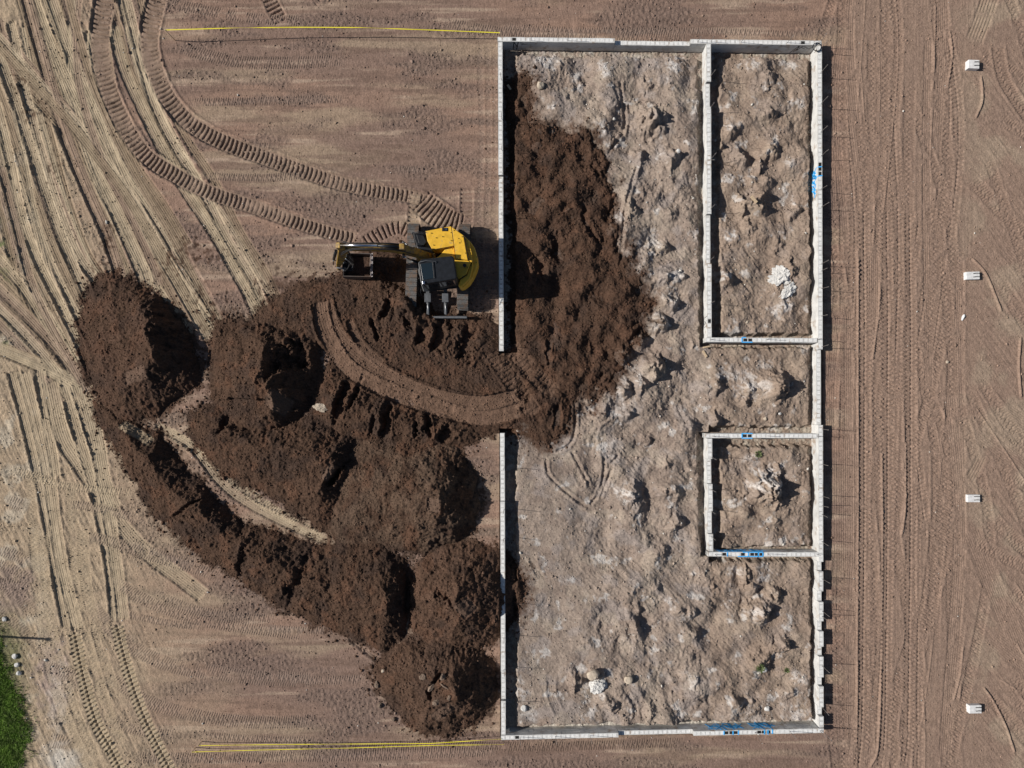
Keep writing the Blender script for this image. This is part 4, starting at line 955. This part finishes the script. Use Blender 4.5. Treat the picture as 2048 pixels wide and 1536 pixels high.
# ------------------------------------------------------------------ stakes and tapes
def tape(pts, label, w_=.036):
    m = MB(); P = [W(*p) for p in pts]; dense = []
    for a, b in zip(P[:-1], P[1:]):
        for k in range(12): dense.append(a.lerp(b, k / 12))
    dense.append(P[-1])
    vs = []; fs = []
    for i, p in enumerate(dense):
        d = (dense[min(i + 1, len(dense) - 1)] - dense[max(i - 1, 0)]).normalized()
        tw = .9 * math.sin(i * .37) * math.sin(i * .11)
        nn = Vector((-d.y, d.x, 0)).normalized(); k = (nn * math.cos(tw) + Vector((0, 0, math.sin(tw)))) * w_ / 2
        t = Vector((0, 0, .0015)); vs += [p - k - t, p + k - t, p + k + t, p - k + t]
    for i in range(len(dense) - 1):
        b = i * 4
        fs += [(b + j, b + (j + 1) % 4, b + 4 + (j + 1) % 4, b + 4 + j) for j in range(4)]
    m.add(vs, fs); o = m.build('marking_tape', M['tape']); tag(o, label, 'tape'); return o
tape([(330, 60, .86), (480, 55.5, .80), (600, 54.5, .74), (720, 55, .72), (860, 60, .62), (1000, 65.5, .48)], 'yellow tape strung between a stake and the northwest wall corner')
tape([(398, 1491, .34), (560, 1489, .22), (700, 1488, .16), (860, 1487, .34), (1003, 1478, .44)], 'upper of two yellow tapes leading west from the southwest wall corner', .026)
tape([(384, 1504, .36), (520, 1500, .26), (700, 1496, .22), (860, 1491, .3), (1008, 1489, .2)], 'lower of two yellow tapes leading west from the southwest wall corner', .024)
def stake(u, v, z, label, lean=(0, 0)):
    t = W(u, v, z); m = MB(); m.tube([(t.x - lean[0], t.y - lean[1], -.1), (t.x, t.y, z + .03)], [.018, .016], 6); o = m.build('stake', M['wood']); tag(o, label, 'stake')
stake(330, 60, .88, 'thin stake holding the west end of the northern yellow tape'); stake(1000, 65.5, .5, 'short stake at the northwest wall corner'); stake(396, 1491, .38, 'stake holding the upper southern yellow tape'); stake(383, 1504, .4, 'stake holding the lower southern yellow tape')
def board(u, v, l, w_, ang, label, mt='wood', tilt=.1):
    p = W(u, v, 0); z = zat(p.x, p.y) + .05; m = MB(); R = Matrix.Translation((p.x, p.y, z)) @ Matrix.Rotation(ang, 4, 'Z') @ Matrix.Rotation(tilt, 4, 'Y'); m.box((0, 0, 0), (l, w_, .02), R); o = m.build('timber_offcut', M[mt], None, .004); tag(o, label, 'timber offcut')
board(1018, 171, .12, .045, -.9, 'pale timber offcut on the brown fill by the west wall', tilt=.3); board(1501, 405, .18, .06, -.8, 'grey timber offcut on the ground in the long north room'); board(1409, 708, .16, .05, -1.0, 'timber offcut beside the corner of the two room walls')
board(1412, 694, .15, .035, .2, 'narrow timber offcut lying just under the inner wall corner')
# lamp post standing outside the frame on the west: only its shadow reaches the photograph
lp = empty('lamp_post', W(-175, 1262)); tag(lp, 'slim grey steel post standing in the grass west of the site', 'post')
b0 = W(-175, 1262); m = MB(); m.tube([b0 + Vector((0, 0, -.2)), b0 + Vector((0, 0, 4.15))], [.06, .05], 12); m.build('pole', M['grey'], lp)
m = MB(); m.tube([b0 + Vector((0, 0, 4.13)), b0 + Vector((0, 0, 4.2))], [.09, .06], 12); m.build('cap', M['grey'], lp)
# weeds
def weed(u, v, r, k, label):
    p = W(u, v, 0); z = zat(p.x, p.y); m = MB(); random.seed(int(u))
    for i in range(k):
        a = random.uniform(0, 6.28); d = r * random.random() ** .6; h = random.uniform(.02, .12); c = Vector((p.x + d * math.cos(a) * .3, p.y + d * math.sin(a) * .3, z)); t = Vector((p.x + d * math.cos(a), p.y + d * math.sin(a), z + h))
        q_ = Vector((-math.sin(a), math.cos(a), 0)) * random.uniform(.008, .022); mid = c.lerp(t, .55) + Vector((0, 0, .03)); m.add([c, mid + q_, t, mid - q_], [(0, 1, 2, 3)])
    o = m.build('weed', M['weed']); tag(o, label, 'weed')
weed(1518, 1332, .25, 120, 'largest green weed above a white stone in the south room'); weed(1573, 1341, .15, 90, 'small green weed right of the largest weed'); weed(1516, 908, .2, 90, 'sparse green weed near the north wall of the small square room')

# ------------------------------------------------------------------ excavator
print('excavator')
def E(x, y, z): return W(640 + x / 5.12, 400 + y / 5.12, z)
ex = empty('excavator', W(880, 545)); tag(ex, 'yellow crawler excavator with black cab and dozer blade parked beside the west wall', 'excavator')
EXR = math.atan2(-1, .03)
# crawler tracks
for (xt, yt, xb, yb, lb) in ((955, 228, 925, 1108, 'west crawler track partly under the boom'), (1480, 232, 1456, 1108, 'east crawler track beside the wall')):
    a, b = E(xt, yt, .78), E(xb, yb, .78); a.z = b.z = 0
    d = (b - a); L = d.length; d.normalize(); sd_ = Vector((-d.y, d.x, 0)); r = .39; hw = .235; c = (a + b) / 2
    n_ = 44; straight = L - 2 * r; per = 2 * straight + 2 * PI * r; pts = []
    def onloop(s):
        s %= per
        if s < straight: return -straight / 2 + s, 2 * r, 0
        s -= straight
        if s < PI * r: t = s / r; return straight / 2 + r * math.sin(t), r + r * math.cos(t), t
        s -= PI * r
        if s < straight: return straight / 2 - s, 0, PI
        s -= straight; t = s / r; return -straight / 2 - r * math.sin(t), r - r * math.cos(t), PI + t
    sh = MB()
    for k in range(n_):
        s0 = per * k / n_; x, z, t = onloop(s0); T = (d * math.cos(t) - Vector((0, 0, 1)) * math.sin(t)); Nn = (d * math.sin(t) + Vector((0, 0, 1)) * math.cos(t))
        o = c + d * x + Vector((0, 0, z)); hp = per / n_ / 2 - .006
        R = Matrix((( *T, 0), ( *sd_, 0), ( *Nn, 0), (0, 0, 0, 1))).transposed(); R = Matrix.Translation(o) @ R
        sh.box((0, 0, -.02), (hp, hw, .018), R)
        sh.box((-hp + .02, 0, .012), (.009, hw - .01, .022), R); sh.box((hp * .2, 0, .006), (.006, hw - .02, .012), R)
    tr = sh.build('crawler_track', M['tread'], ex); tr['label'] = lb
    f = MB(); R = Matrix.Translation(c) @ Matrix.Rotation(math.atan2(d.y, d.x), 4, 'Z')
    f.box((0, 0, .39), (straight / 2 + .1, .13, .2), R); f.box((0, 0, .6), (straight / 2 - .3, .1, .05), R); f.build('track_frame', M['yellow2'], tr, .02)
    for sx in (-1, 1):
        w_ = MB(); cc = c + d * (sx * straight / 2) + Vector((0, 0, r)); w_.tube([cc - sd_ * .12, cc + sd_ * .12], .33, 20); w_.build('wheel', M['dark'], tr)
# undercarriage centre and blade
m = MB(); cu = E(1200, 660, .6); R = Matrix.Translation((cu.x, cu.y, 0)); m.box((0, 0, .55), (.95, .45, .16), R); m.box((0, .6, .5), (.8, .12, .1), R); m.box((0, -.6, .5), (.8, .12, .1), R)
m.build('undercarriage', M['black'], ex, .03)
m = MB(); cs = E(1200, 600, 1.0); m.tube([(cs.x, cs.y, .65), (cs.x, cs.y, .98)], .52, 28); m.build('slew_ring', M['black'], ex)
for x in (1102, 1282):
    m = MB(); a, b = E(x, 900, .62), E(x + 4, 1170, .5); dd = (b - a).normalized(); pp = Vector((-dd.y, dd.x, 0)).normalized() * .075
    P = [a - pp, a + pp, b + pp * .8, b - pp * .8]; m.prism([q_ - Vector((0, 0, .14)) for q_ in P], P); m.build('blade_arm', M['dgrey'], ex, .01)
    m = MB(); P2 = E(x - 32, 955, .74), E(x + 32, 955, .74), E(x + 34, 1045, .70), E(x - 32, 1045, .70); m.prism([q_ - Vector((0, 0, .1)) for q_ in P2], list(P2)); m.build('arm_cover', M['dgrey'], ex, .012)
    m = MB(); m.tube([E(x, 1045, .62), E(x + 10, 1175, .5)], .028, 8); m.build('blade_cylinder_rod', M['grey'], ex)
m = MB(); a, b = E(900, 1190, .26), E(1502, 1192, .50); n_ = 7; prof = [(0, 0), (.05, .0), (.02, -.18), (.03, -.36), (.10, -.5), (.06, -.51), (-.02, -.36), (-.03, -.18)]
dd = (b - a); dd.z = 0; dd.normalize(); ou = Vector((dd.y, -dd.x, 0))
A0 = [a + ou * p[0] * 1.6 + Vector((0, 0, p[1])) for p in prof]; B0 = [b + ou * p[0] * 1.6 + Vector((0, 0, p[1])) for p in prof]
m.prism(A0, B0); m.build('dozer_blade', M['dgrey'], ex)
# upper structure: deck
zd = 1.12
def poly3(pts, z): return [E(x, y, z) for x, y in pts]
def shrink(P, k):
    c = sum(P, Vector()) / len(P); return [c + (p - c) * k for p in P]
deck = [(960, 345), (1080, 320), (1340, 280), (1460, 365), (1525, 440), (1560, 560), (1560, 680), (1510, 810), (1430, 890), (1390, 905), (1060, 940), (1040, 880), (1000, 700), (1180, 640), (1180, 560), (1000, 520)]
m = MB(); m.prism(poly3(deck, .98), poly3(deck, zd)); m.build('deck', M['black'], ex, .02)
# hood and counterweight
def solid(name, pts, z0, z1, mt, bev=.03, parent=None, sk=1.0):
    m = MB(); top = poly3(pts, z1); c = sum(top, Vector()) / len(top)
    bot = [Vector((c.x + (p.x - c.x) * sk, c.y + (p.y - c.y) * sk, z0)) for p in top]
    m.prism(bot, top); return m.build(name, M[mt], parent or ex, bev, 3)
solid('engine_hood', [(1080, 318), (1338, 268), (1346, 275), (1372, 470), (1150, 510), (1100, 420)], 1.1, 2.0, 'yellow', .035)
solid('service_door', [(1346, 270), (1470, 362), (1515, 615), (1385, 600), (1372, 480)], 1.1, 2.02, 'yellow', .03)
solid('air_inlet_cover', [(1290, 492), (1372, 474), (1388, 600), (1378, 640), (1310, 640), (1185, 590), (1215, 575)], 1.1, 1.86, 'yellow', .035)
solid('rear_hood', [(1380, 606), (1520, 620), (1545, 640), (1500, 760), (1425, 810), (1396, 800), (1370, 640)], 1.1, 1.97, 'yellow', .03)
def arc_pts(inner, outer, k=14):
    return inner + outer
cwp = [(1474, 366), (1540, 425), (1585, 490), (1610, 570), (1617, 650), (1600, 715), (1565, 790), (1525, 850), (1470, 895), (1435, 905), (1415, 885), (1430, 815), (1505, 765), (1548, 640), (1520, 615)]
solid('counterweight', cwp, .95, 1.78, 'yellow', .07, sk=.985)
cw2 = [(1474, 366), (1525, 415), (1542, 500), (1562, 612), (1568, 690), (1530, 815), (1440, 893), (1420, 880), (1432, 815), (1507, 765), (1550, 640), (1522, 615)]
solid('counterweight_cap', cw2, 1.7, 1.93, 'yellow', .03)
# seams, bolts, latch, exhaust
for a, b, z in (((1346, 275), (1374, 470), 2.02), ((1374, 470), (1388, 600), 2.02), ((1472, 366), (1520, 610), 2.03), ((1155, 508), (1370, 470), 2.0), ((1432, 812), (1508, 764), 1.97), ((1384, 604), (1562, 614), 2.0)):
    m = MB(); p, q_ = E(*a, z + .001), E(*b, z + .001); dd = (q_ - p).normalized(); k = Vector((-dd.y, dd.x, 0)) * .007
    m.prism([p - k - Vector((0, 0, .05)), q_ - k - Vector((0, 0, .05)), q_ + k - Vector((0, 0, .05)), p + k - Vector((0, 0, .05))], [p - k, q_ - k, q_ + k, p + k]); m.build('panel_seam', M['black'], ex)
for x, y in ((1140, 340), (1190, 388), (1255, 376), (1342, 335), (1343, 418), (1373, 313), (1455, 378), (1492, 405), (1420, 397), (1163, 462), (1358, 502), (1488, 545), (1375, 570), (1527, 515), (1545, 675), (1512, 690), (1464, 800), (1600, 640), (1605, 585), (1428, 440)):
    z = 2.03 if x < 1550 else 1.80
    m = MB(); p = E(x, y, z - .03); m.tube([p, p + Vector((0, 0, .045))], .016, 8); m.build('bolt', M['black'], ex)
m = MB(); p = E(1280, 302, 2.01); m.box((p.x, p.y, 2.005), (.12, .07, .012)); h_ = m.build('hood_latch', M['black'], ex, .005)
m = MB(); p = E(1293, 300, 2.02); m.box((p.x, p.y, 2.022), (.035, .03, .012)); m.build('latch_plate', M['chrome'], h_)
m = MB(); p = E(1482, 672, 2.0); m.tube([(p.x, p.y, 1.94), (p.x, p.y, 2.12)], .07, 14); m.build('exhaust_pipe', M['sticker'], ex)
m = MB(); p = E(1420, 422, 2.02); m.tube([(p.x, p.y, 2.0), (p.x, p.y, 2.032)], .10, 20); m.build('filler_cap', M['yellow'], ex)
m = MB(); m.tube([E(1538, 500, 1.95), E(1540, 500, 2.0), E(1555, 560, 2.0), E(1556, 560, 1.95)], .014, 8); m.build('lifting_eye', M['yellow'], ex)
# black service platform and rail in front of the hood
solid('service_platform', [(955, 340), (1062, 332), (1100, 420), (1162, 535), (1150, 552), (1075, 558), (1000, 490), (965, 400)], 1.05, 1.5, 'black', .03)
solid('tool_box', [(985, 350), (1052, 345), (1090, 430), (1060, 470), (1010, 440)], 1.45, 1.62, 'black', .02)
m = MB(); m.tube([E(950, 340, 1.5), E(945, 335, 2.05), E(1040, 322, 2.1), E(1066, 330, 2.05), E(1070, 345, 1.5)], .018, 8); m.tube([E(1000, 500, 1.5), E(990, 490, 2.0), E(945, 335, 2.05)], .016, 8); m.build('handrail', M['black'], ex)
# cab
roof = [(1006, 645), (1040, 607), (1350, 574), (1366, 590), (1398, 790), (1388, 806), (1050, 862), (1030, 845)]
zr = 2.98
cab = MB(); top = poly3(roof, zr - .04)
bot = [Vector((p.x, p.y, 1.0)) for p in top]; cab.prism(bot, top); cab_o = cab.build('cab', M['black'], ex, .05)
m = MB(); t2 = poly3(roof, zr + .0); m.prism([p - Vector((0, 0, .07)) for p in shrink(t2, 1.03)], shrink(t2, 1.0)); m.build('roof', M['black'], cab_o, .03)
# roof hatch with glass, ribs and lights
m = MB(); g = [(1025, 655), (1150, 640), (1165, 800), (1052, 822)]; P = poly3(g, zr + .02); m.prism([p - Vector((0, 0, .04)) for p in P], P); m.build('roof_window', M['glass'], cab_o, .01)
m = MB(); g = [(1148, 632), (1165, 630), (1182, 800), (1166, 803)]; P = poly3(g, zr + .03); m.prism([p - Vector((0, 0, .05)) for p in P], P); m.build('window_frame', M['black'], cab_o, .006)
for k in range(0):
    x = 1200 + k * 30; m = MB(); p, q_ = E(x, 612 - k * 3, zr + .015), E(x + 26, 795 - k * 5, zr + .002); m.tube([p, q_], .008, 6); m.build('roof_rib', M['black'], cab_o)
# side windows on the south side and the windscreen on the west side
ptop = [E(x, y, zr - .12) for x, y in ((1052, 862), (1388, 806))]
def pane(p, q_, z0, z1, ins0, ins1, name='window', off=.006):
    p, q_ = Vector((p.x, p.y, 0)), Vector((q_.x, q_.y, 0)); d = (q_ - p); ln = d.length; d.normalize(); nn = Vector((d.y, -d.x, 0))
    if (nn.dot(p - Vector((E(1200, 720, 2).x, E(1200, 720, 2).y, 0)))) < 0: nn = -nn
    a, b = p + d * ln * ins0 + nn * off, p + d * ln * ins1 + nn * off
    m = MB(); F = [a + Vector((0, 0, z0)), b + Vector((0, 0, z0)), b + Vector((0, 0, z1)), a + Vector((0, 0, z1))]
    m.prism([f - nn * .03 for f in F], F); return m.build(name, M['glass'], cab_o, .004)
cs_ = [E(x, y, zr - .04) for x, y in roof]
pane(cs_[6], cs_[5], 1.75, 2.65, .06, .50); pane(cs_[6], cs_[5], 1.75, 2.65, .55, .94); pane(cs_[0], cs_[7], 1.3, 2.65, .06, .95, 'windscreen'); pane(cs_[3], cs_[4], 2.0, 2.65, .1, .9, 'rear_window')
pane(cs_[1], cs_[2], 1.8, 2.65, .1, .9)
m = MB(); m.tube([E(1040, 880, 2.6), E(1030, 950, 2.55), E(1045, 985, 2.2)], .014, 6); mo = m.build('mirror_arm', M['black'], ex)
m = MB(); p = E(1062, 848, 3.0); m.box((p.x, p.y, p.z), (.05, .06, .035)); m.build('beacon_lamp', M['chrome'], cab_o, .01)
m = MB(); m.tube([E(1010, 640, 2.96), E(1020, 636, 3.04), E(1080, 622, 3.04), E(1185, 628, 3.04), E(1190, 650, 2.99)], .014, 6); m.build('roof_rail', M['dgrey'], cab_o)
# boom: cambered box section
def boxsec(name, ctr, mt, parent=None, bev=.02, up=None):
    """ctr: list of (point, halfwidth, halfheight); section spanned by horizontal side and its perpendicular"""
    m = MB(); ring = []
    for i, (p, w_, h_) in enumerate(ctr):
        a = ctr[max(0, i - 1)][0]; b = ctr[min(len(ctr) - 1, i + 1)][0]; d = (b - a).normalized()
        sx = SIDE; sy = sx.cross(d).normalized()
        ring.append([p + sx * w_ + sy * h_, p - sx * w_ + sy * h_, p - sx * w_ - sy * h_, p + sx * w_ - sy * h_])
    vs = [v for r in ring for v in r]; k = len(ring)
    fs = [(i * 4 + j, i * 4 + (j + 1) % 4, i * 4 + 4 + (j + 1) % 4, i * 4 + 4 + j) for i in range(k - 1) for j in range(4)]
    m.add(vs, fs + [(3, 2, 1, 0), ((k - 1) * 4, (k - 1) * 4 + 1, (k - 1) * 4 + 2, (k - 1) * 4 + 3)])
    return m.build(name, M[mt], parent or ex, bev, 2)
foot = E(1120, 585, 1.45); tipb = E(245, 490, 3.15)
fd = Vector((tipb.x - foot.x, tipb.y - foot.y, 0)).normalized(); SIDE = Vector((-fd.y, fd.x, 0))
def bp(x, z, lat=0): return Vector((foot.x, foot.y, 0)) + fd * x + SIDE * lat + Vector((0, 0, z))
BL = (Vector((tipb.x, tipb.y, 0)) - Vector((foot.x, foot.y, 0))).length
print('boom reach', BL)
boom = boxsec('boom', [(bp(-.05, 1.4), .15, .12), (bp(.3, 2.0), .13, .2), (bp(.62, 2.6), .13, .26), (bp(1.0, 3.05), .13, .28), (bp(1.5, 3.28), .125, .25), (bp(2.3, 3.28), .12, .2), (bp(BL - .25, 3.18), .11, .15), (bp(BL + .08, 3.12), .12, .11)], 'yellow2')
solid('boom_bracket', [(985, 540), (1180, 545), (1180, 640), (985, 640)], 1.0, 1.5, 'yellow2', .03)
# boom lift cylinders
for s in (-1, 1):
    m = MB(); m.tube([bp(.25, 1.15, s * .27), bp(.62, 2.0, s * .25)], .065, 12); o = m.build('lift_cylinder', M['black'], ex)
    m = MB(); m.tube([bp(.62, 2.0, s * .25), bp(.85, 2.75, s * .23)], .035, 10); m.build('piston_rod', M['chrome'], o)
m = MB(); m.tube([bp(.85, 2.75, -.3), bp(.85, 2.75, .3)], .05, 10); m.build('boom_pin', M['dark'], ex)
# stick cylinder on top of the boom
m = MB(); m.tube([bp(.75, 3.36, .0), bp(BL * .55, 3.60)], .060, 14); o = m.build('stick_cylinder', M['black'], ex)
m = MB(); m.tube([bp(BL * .55, 3.63), bp(BL + .02, 3.60)], .045, 12); m.build('piston_rod', M['chrome'], o)
m = MB(); m.box((0, 0, 0), (.09, .11, .1), Matrix.Translation(bp(.8, 3.38))); m.build('cylinder_mount', M['yellow2'], ex, .01)
for lat, zz in ((.10, 3.55), (-.10, 3.56), (.13, 3.5), (-.13, 3.45)):
    m = MB(); m.tube([bp(.4, 2.5, lat), bp(.8, 3.25, lat), bp(1.2, zz, lat), bp(2.0, zz + .02, lat), bp(2.6, zz - .03, lat), bp(BL - .2, zz - .15, lat * 1.2), bp(BL + .1, 3.15, lat * 2.2)], .019, 7); m.build('hydraulic_line', M['dark'], ex)
# stick, hanging from the boom tip
stk_top = bp(BL + .12, 3.62); sa_ = bp(BL, 3.12)
Etip = E(185, 672, 1.15)
def along(a, b, t): return a.lerp(b, t)
SIDE2 = SIDE
lowp = Vector((Etip.x, Etip.y, 1.15))
stick = boxsec('stick', [(stk_top, .11, .09), (sa_ + Vector((0, 0, .05)), .12, .2), (sa_.lerp(lowp, .35), .11, .17), (sa_.lerp(lowp, .75), .10, .12), (lowp, .09, .08)], 'yellow2')
m = MB(); m.tube([sa_ - SIDE * .2, sa_ + SIDE * .2], .06, 12); m.build('boom_tip_pin', M['dark'], ex)
m = MB(); c0 = sa_.lerp(lowp, .15) + fd * .28; c1 = sa_.lerp(lowp, .62) + fd * .26; m.tube([c0, c1], .062, 12); o = m.build('bucket_cylinder', M['black'], ex)
m = MB(); m.tube([c1, lowp + fd * .12 + Vector((0, 0, .28))], .035, 10); m.build('piston_rod', M['chrome'], o)
# bucket: open trough facing up towards the machine
bk = [E(x, y, z) for x, y, z in ((235, 560, .9), (480, 548, .95), (545, 720, .9), (250, 745, .95))]
bc = E(385, 680, .55)
bx_ = -fd; by_ = SIDE          # bx_: towards the machine
bw = .50
prof = [(-.52, .95), (-.60, .62), (-.50, .28), (-.22, .08), (.15, .06), (.45, .28), (.62, .62), (.66, .86)]
B0 = Vector((bc.x, bc.y, 0))
def bpt(p, lat): return B0 + bx_ * p[0] + by_ * lat + Vector((0, 0, p[1]))
m = MB(); th = .03; outer = prof; inner = [(x * .94, z * .94 + .045) for x, z in prof]
for i in range(len(prof) - 1):
    o0, o1, i0, i1 = outer[i], outer[i + 1], inner[i], inner[i + 1]
    m.add([bpt(o0, -bw), bpt(o1, -bw), bpt(o1, bw), bpt(o0, bw), bpt(i0, -bw), bpt(i1, -bw), bpt(i1, bw), bpt(i0, bw)], [(0, 1, 2, 3), (7, 6, 5, 4), (0, 4, 5, 1), (3, 2, 6, 7)] + ([(0, 3, 7, 4)] if i == 0 else []) + ([(1, 5, 6, 2)] if i == len(prof) - 2 else []))
bko = m.build('bucket', M['bucket'], ex)
for s in (-1, 1):
    m = MB(); P = [bpt(p, s * bw) for p in prof]; Q = [p - by_ * s * .03 for p in P]; m.prism(P, Q); m.build('side_plate', M['bucket'], bko)
m = MB(); P = [bpt((.60, .80), -bw), bpt((.60, .80), bw), bpt((.70, .90), bw), bpt((.70, .90), -bw)]; m.prism(P, [p + Vector((0, 0, .03)) + bx_ * .03 for p in P]); m.build('cutting_edge', M['lip'], bko)
for k in range(5):
    lat = -bw + .09 + k * (2 * bw - .18) / 4; m = MB(); a = bpt((.62, .86), lat); m.prism([a + by_ * .05, a - by_ * .05, a - by_ * .05 + bx_ * .08, a + by_ * .05 + bx_ * .08], [a + by_ * .025 + Vector((0, 0, .17)) + bx_ * .04, a - by_ * .025 + Vector((0, 0, .17)) + bx_ * .04, a - by_ * .025 + Vector((0, 0, .16)) + bx_ * .06, a + by_ * .025 + Vector((0, 0, .16)) + bx_ * .06]); m.build('tooth', M['lip'], bko)
m = MB(); m.prism([bpt((x, .1 + .05), y) for x, y in ((-.4, -.42), (.35, -.42), (.35, .42), (-.4, .42))], [bpt((x, z), y) for x, z, y in ((-.5, .5, -.46), (.48, .42, -.46), (.5, .36, .46), (-.48, .55, .46))]); m.build('soil_load', M['dirt'], bko, .05)
# quick coupler, linkage and hoses
cpl = bpt((-.3, 1.02), .12)
m = MB(); m.box((0, 0, 0), (.22, .16, .09), Matrix.Translation(cpl) @ Matrix.Rotation(math.atan2(fd.y, fd.x), 4, 'Z')); m.box((.1, .0, .06), (.07, .2, .05), Matrix.Translation(cpl) @ Matrix.Rotation(math.atan2(fd.y, fd.x), 4, 'Z')); m.build('quick_coupler', M['black'], ex, .02)
for s in (-1, 1):
    m = MB(); m.tube([lowp + SIDE * s * .13 + Vector((0, 0, .25)), lowp + fd * -.25 + SIDE * s * .15 + Vector((0, 0, .18)), cpl + SIDE * s * .13 + Vector((0, 0, .05))], .035, 8); m.build('bucket_link', M['dgrey'], ex)
m = MB(); m.tube([lowp - SIDE * .17, lowp + SIDE * .17], .045, 10); m.build('bucket_pin', M['yellow2'], ex)
random.seed(2)
for k in range(11):
    a = sa_.lerp(lowp, random.uniform(.15, .45)) - fd * .15 + SIDE * random.uniform(-.15, .15); b = cpl + Vector((random.uniform(-.1, .2), random.uniform(-.2, .1), .1)); mid = a.lerp(b, .5) - fd * random.uniform(.2, .45) + Vector((0, random.uniform(-.25, .15), random.uniform(0, .3)))
    pts = [a.lerp(mid, t) * (1 - t) + mid.lerp(b, t) * t for t in [i / 10 for i in range(11)]]
    m = MB(); m.tube(pts, .02, 7); m.build('hose', M['grey'] if k in (2, 7) else M['dark'], ex)
for k in range(3):
    a = bp(.7, 2.6, -.25); b = bp(1.15, 2.4, -.5 - .05 * k); c_ = bp(.9, 1.9 - .2 * k, -.45); pts = [a.lerp(b, t) * (1 - t) + b.lerp(c_, t) * t for t in [i / 8 for i in range(9)]]
    m = MB(); m.tube(pts, .02, 7); m.build('hose', M['dark'] if k else M['grey'], ex)
print('done')
